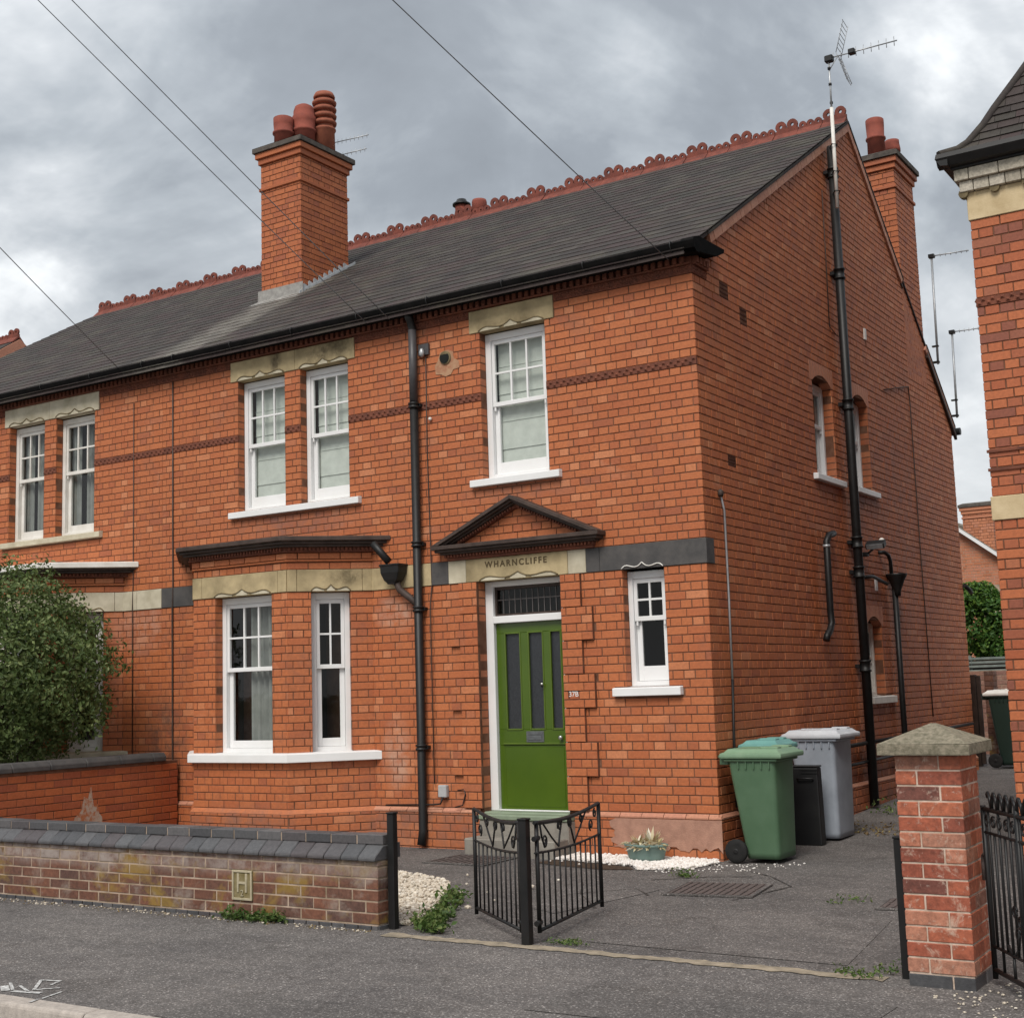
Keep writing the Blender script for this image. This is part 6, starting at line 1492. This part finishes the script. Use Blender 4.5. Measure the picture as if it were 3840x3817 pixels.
# ------------------------------------------------------------------ aerials, wires, signs, lights
def yagi(par, a, b, ne, el, r=.008, vert=True, mat=ALU):
    a, b = Vector(a), Vector(b); part('boom', MB().tube([a, b], r, 6), mat, par)
    up = Vector((0, 0, 1)) if vert else (b - a).cross(Vector((0, 0, 1))).normalized()
    for k in range(ne):
        p = a.lerp(b, (k + .6) / ne); part('element', MB().tube([p - up * el / 2, p + up * el / 2], r * .55, 4), mat, par)
t = thing('tv_aerial', 'tall TV aerial on a white pole strapped to the black soil pipe', 'aerial', (.15, 3.85, 7.0))
part('mast', MB().tube([(.152, 3.84, 6.98), (.15, 3.87, 8.22)], .022, 10), CREAMW, t); part('upper_mast', MB().tube([(.15, 3.87, 8.2), (.145, 3.90, 8.84)], .011, 8), ALU, t)
for z in (7.18, 7.42, 7.75): part('strap', MB().tube([(.06, 3.95, z), (.15, 3.80, z), (.19, 3.86, z + .005), (.12, 3.98, z)], .008, 5), BLACK, t)
for z in (8.27, 8.50, 8.70): part('mast_joint', MB().lathe((.147, 3.885, z), [(.012, 0), (.02, .005), (.02, .03), (.012, .035)], 8), BLACK, t)
part('clamp', MB().box(.10, .20, 3.86, 3.94, 8.80, 8.88), BLACKM, t, bev=.01)
yagi(t, (.14, 3.92, 8.86), (.90, 4.14, 8.95), 9, .115, .008)
part('dipole', MB().box(.36, .44, 3.955, 4.035, 8.865, 8.93), BLACKM, t, bev=.01)
for (tz, sg) in ((.37, 1), (-.36, -1)):
    c0 = Vector((.25, 3.95, 8.88))
    for k in range(7):
        f = (k + 1) / 7; p = c0 + Vector((.10 * f, .0, tz * f)); part('reflector_rod', MB().tube([p - Vector((-.01, .12, 0)), p + Vector((-.01, .12, 0))], .004, 4), ALU, t)
    for yy in (-.09, .09): part('reflector_frame', MB().tube([c0 + Vector((0, yy, 0)), c0 + Vector((.11, yy, tz))], .0045, 4), ALU, t)
part('stay', MB().tube([(.15, 3.89, 8.70), (.24, 3.94, 8.86)], .006, 5), ALU, t)
t = thing('tv_aerial', 'two short TV aerials fixed behind the main chimney', 'aerial', (-7.05, 3.28, 8.6))
part('mast', MB().tube([(-7.05, 3.28, 8.55), (-7.05, 3.28, 9.48)], .016, 8), ALU, t); part('mast_bracket', MB().box(-7.08, -7.02, 3.17, 3.30, 8.62, 8.66), ALU, t)
yagi(t, (-7.05, 3.30, 9.42), (-6.38, 3.32, 9.385), 9, .075, .007); yagi(t, (-7.05, 3.30, 9.21), (-6.42, 3.32, 9.19), 8, .075, .007)
for (y0, z0, z1, lb, xe) in ((8.20, 5.95, 7.60, 'taller of the two thin pole aerials rising from the rear verge', .50), (9.05, 5.30, 6.64, 'shorter of the two thin pole aerials rising from the rear gutter', .45)):
    t = thing('tv_aerial', lb, 'aerial', (.05, y0, z0), 'pole aerials on the rear verge')
    part('mast', MB().tube([(.05, y0, z0), (.03, y0 + .16, z1)], .017, 8), ALU, t)
    part('mast_bracket', MB().box(-.02, .07, y0 - .02, y0 + .04, z0 + .02, z0 + .045), BLACK, t); part('mast_bracket', MB().box(-.02, .07, y0 - .0, y0 + .05, z0 + .26, z0 + .28), BLACK, t)
    part('clamp', MB().box(-.01, .07, y0 + .12, y0 + .2, z1 - .03, z1 + .02), BLACKM, t)
    yagi(t, (.03, y0 + .17, z1), (.03 + xe, y0 + .30, z1 + .02), 7, .05, .009, vert=True)
def wire(a, b, ext, label, sag=.10):
    a, b = Vector(a), Vector(b); e = a + (b - a) * ext; n = 16; L_ = (e - a).length
    pts = [a.lerp(e, i / n) - Vector((0, 0, sag * 4 * (i / n) * (1 - i / n))) for i in range(n + 1)]
    tag(part('overhead_wire', MB().tube(pts, .0048, 5), WIRE), label, 'wire', 'overhead telephone wires')
wire((-3.66, -.21, 5.40), (-5.38, -3.0, 8.34), 2.2, 'overhead wire passing left of the other across the main chimney', .05)
wire((-3.35, -.21, 5.38), (-4.88, -3.0, 8.18), 2.2, 'overhead wire passing right of its twin across the main chimney', .05)
wire((-.13, -.21, 5.36), (-1.05, -3.0, 6.96), 3.0, 'overhead wire running down over the ridge to the right end of the gutter', .05)
wire((-7.47, -.21, 5.50), (-5.96, -3.0, 5.98), 2.2, 'overhead wire coming down over the left house roof', .03)
t = thing('house_number', 'small black house number plate on the brick right of the green door', 'number sign', (-1.40, -.03, 1.46))
part('plate', MB().fbox(FRONT, -1.472, -1.332, 1.425, 1.497, .0255, .033), BLACK, t, bev=.003)
text('37B', (-1.402, -.0345, 1.461), .068, WHITE, t, 'number')
t = thing('doorbell', 'small white doorbell push on the door frame right of the green door', 'doorbell', (-1.54, .10, 1.58))
part('body', MB().fbox(FRONT, -1.585, -1.550, 1.525, 1.60, -.125, -.105), WHITE, t, bev=.004); part('push_button', MB().fbox(FRONT, -1.574, -1.561, 1.555, 1.57, -.105, -.100), ALU, t)
t = thing('floodlight', 'small black floodlight on the side wall next to the soil pipe', 'light', (.1, 4.3, 3.02))
part('bracket', MB().box(.0, .10, 4.26, 4.32, 2.92, 2.97), BLACKM, t, bev=.006); part('arm', MB().tube([(.09, 4.29, 2.95), (.16, 4.29, 3.0)], .014, 6), BLACKM, t)
m = MB(); m.box(-.11, .11, -.055, .055, -.035, .035); rt = Matrix.Rotation(.5, 3, 'X'); m.v = [tuple(rt @ Vector(v) + Vector((.19, 4.30, 3.05))) for v in m.v]; hd = part('head', m, BLACKM, t, bev=.008)
m = MB(); m.box(-.095, .095, -.060, -.0555, -.028, .028); m.v = [tuple(rt @ Vector(v) + Vector((.19, 4.30, 3.05))) for v in m.v]; part('lens', m, ALU, hd)
part('sensor', MB().lathe((.22, 4.44, 3.07), [(.015, 0), (.032, .012), (.032, .05), (.015, .065)], 10), CREAMW, t)
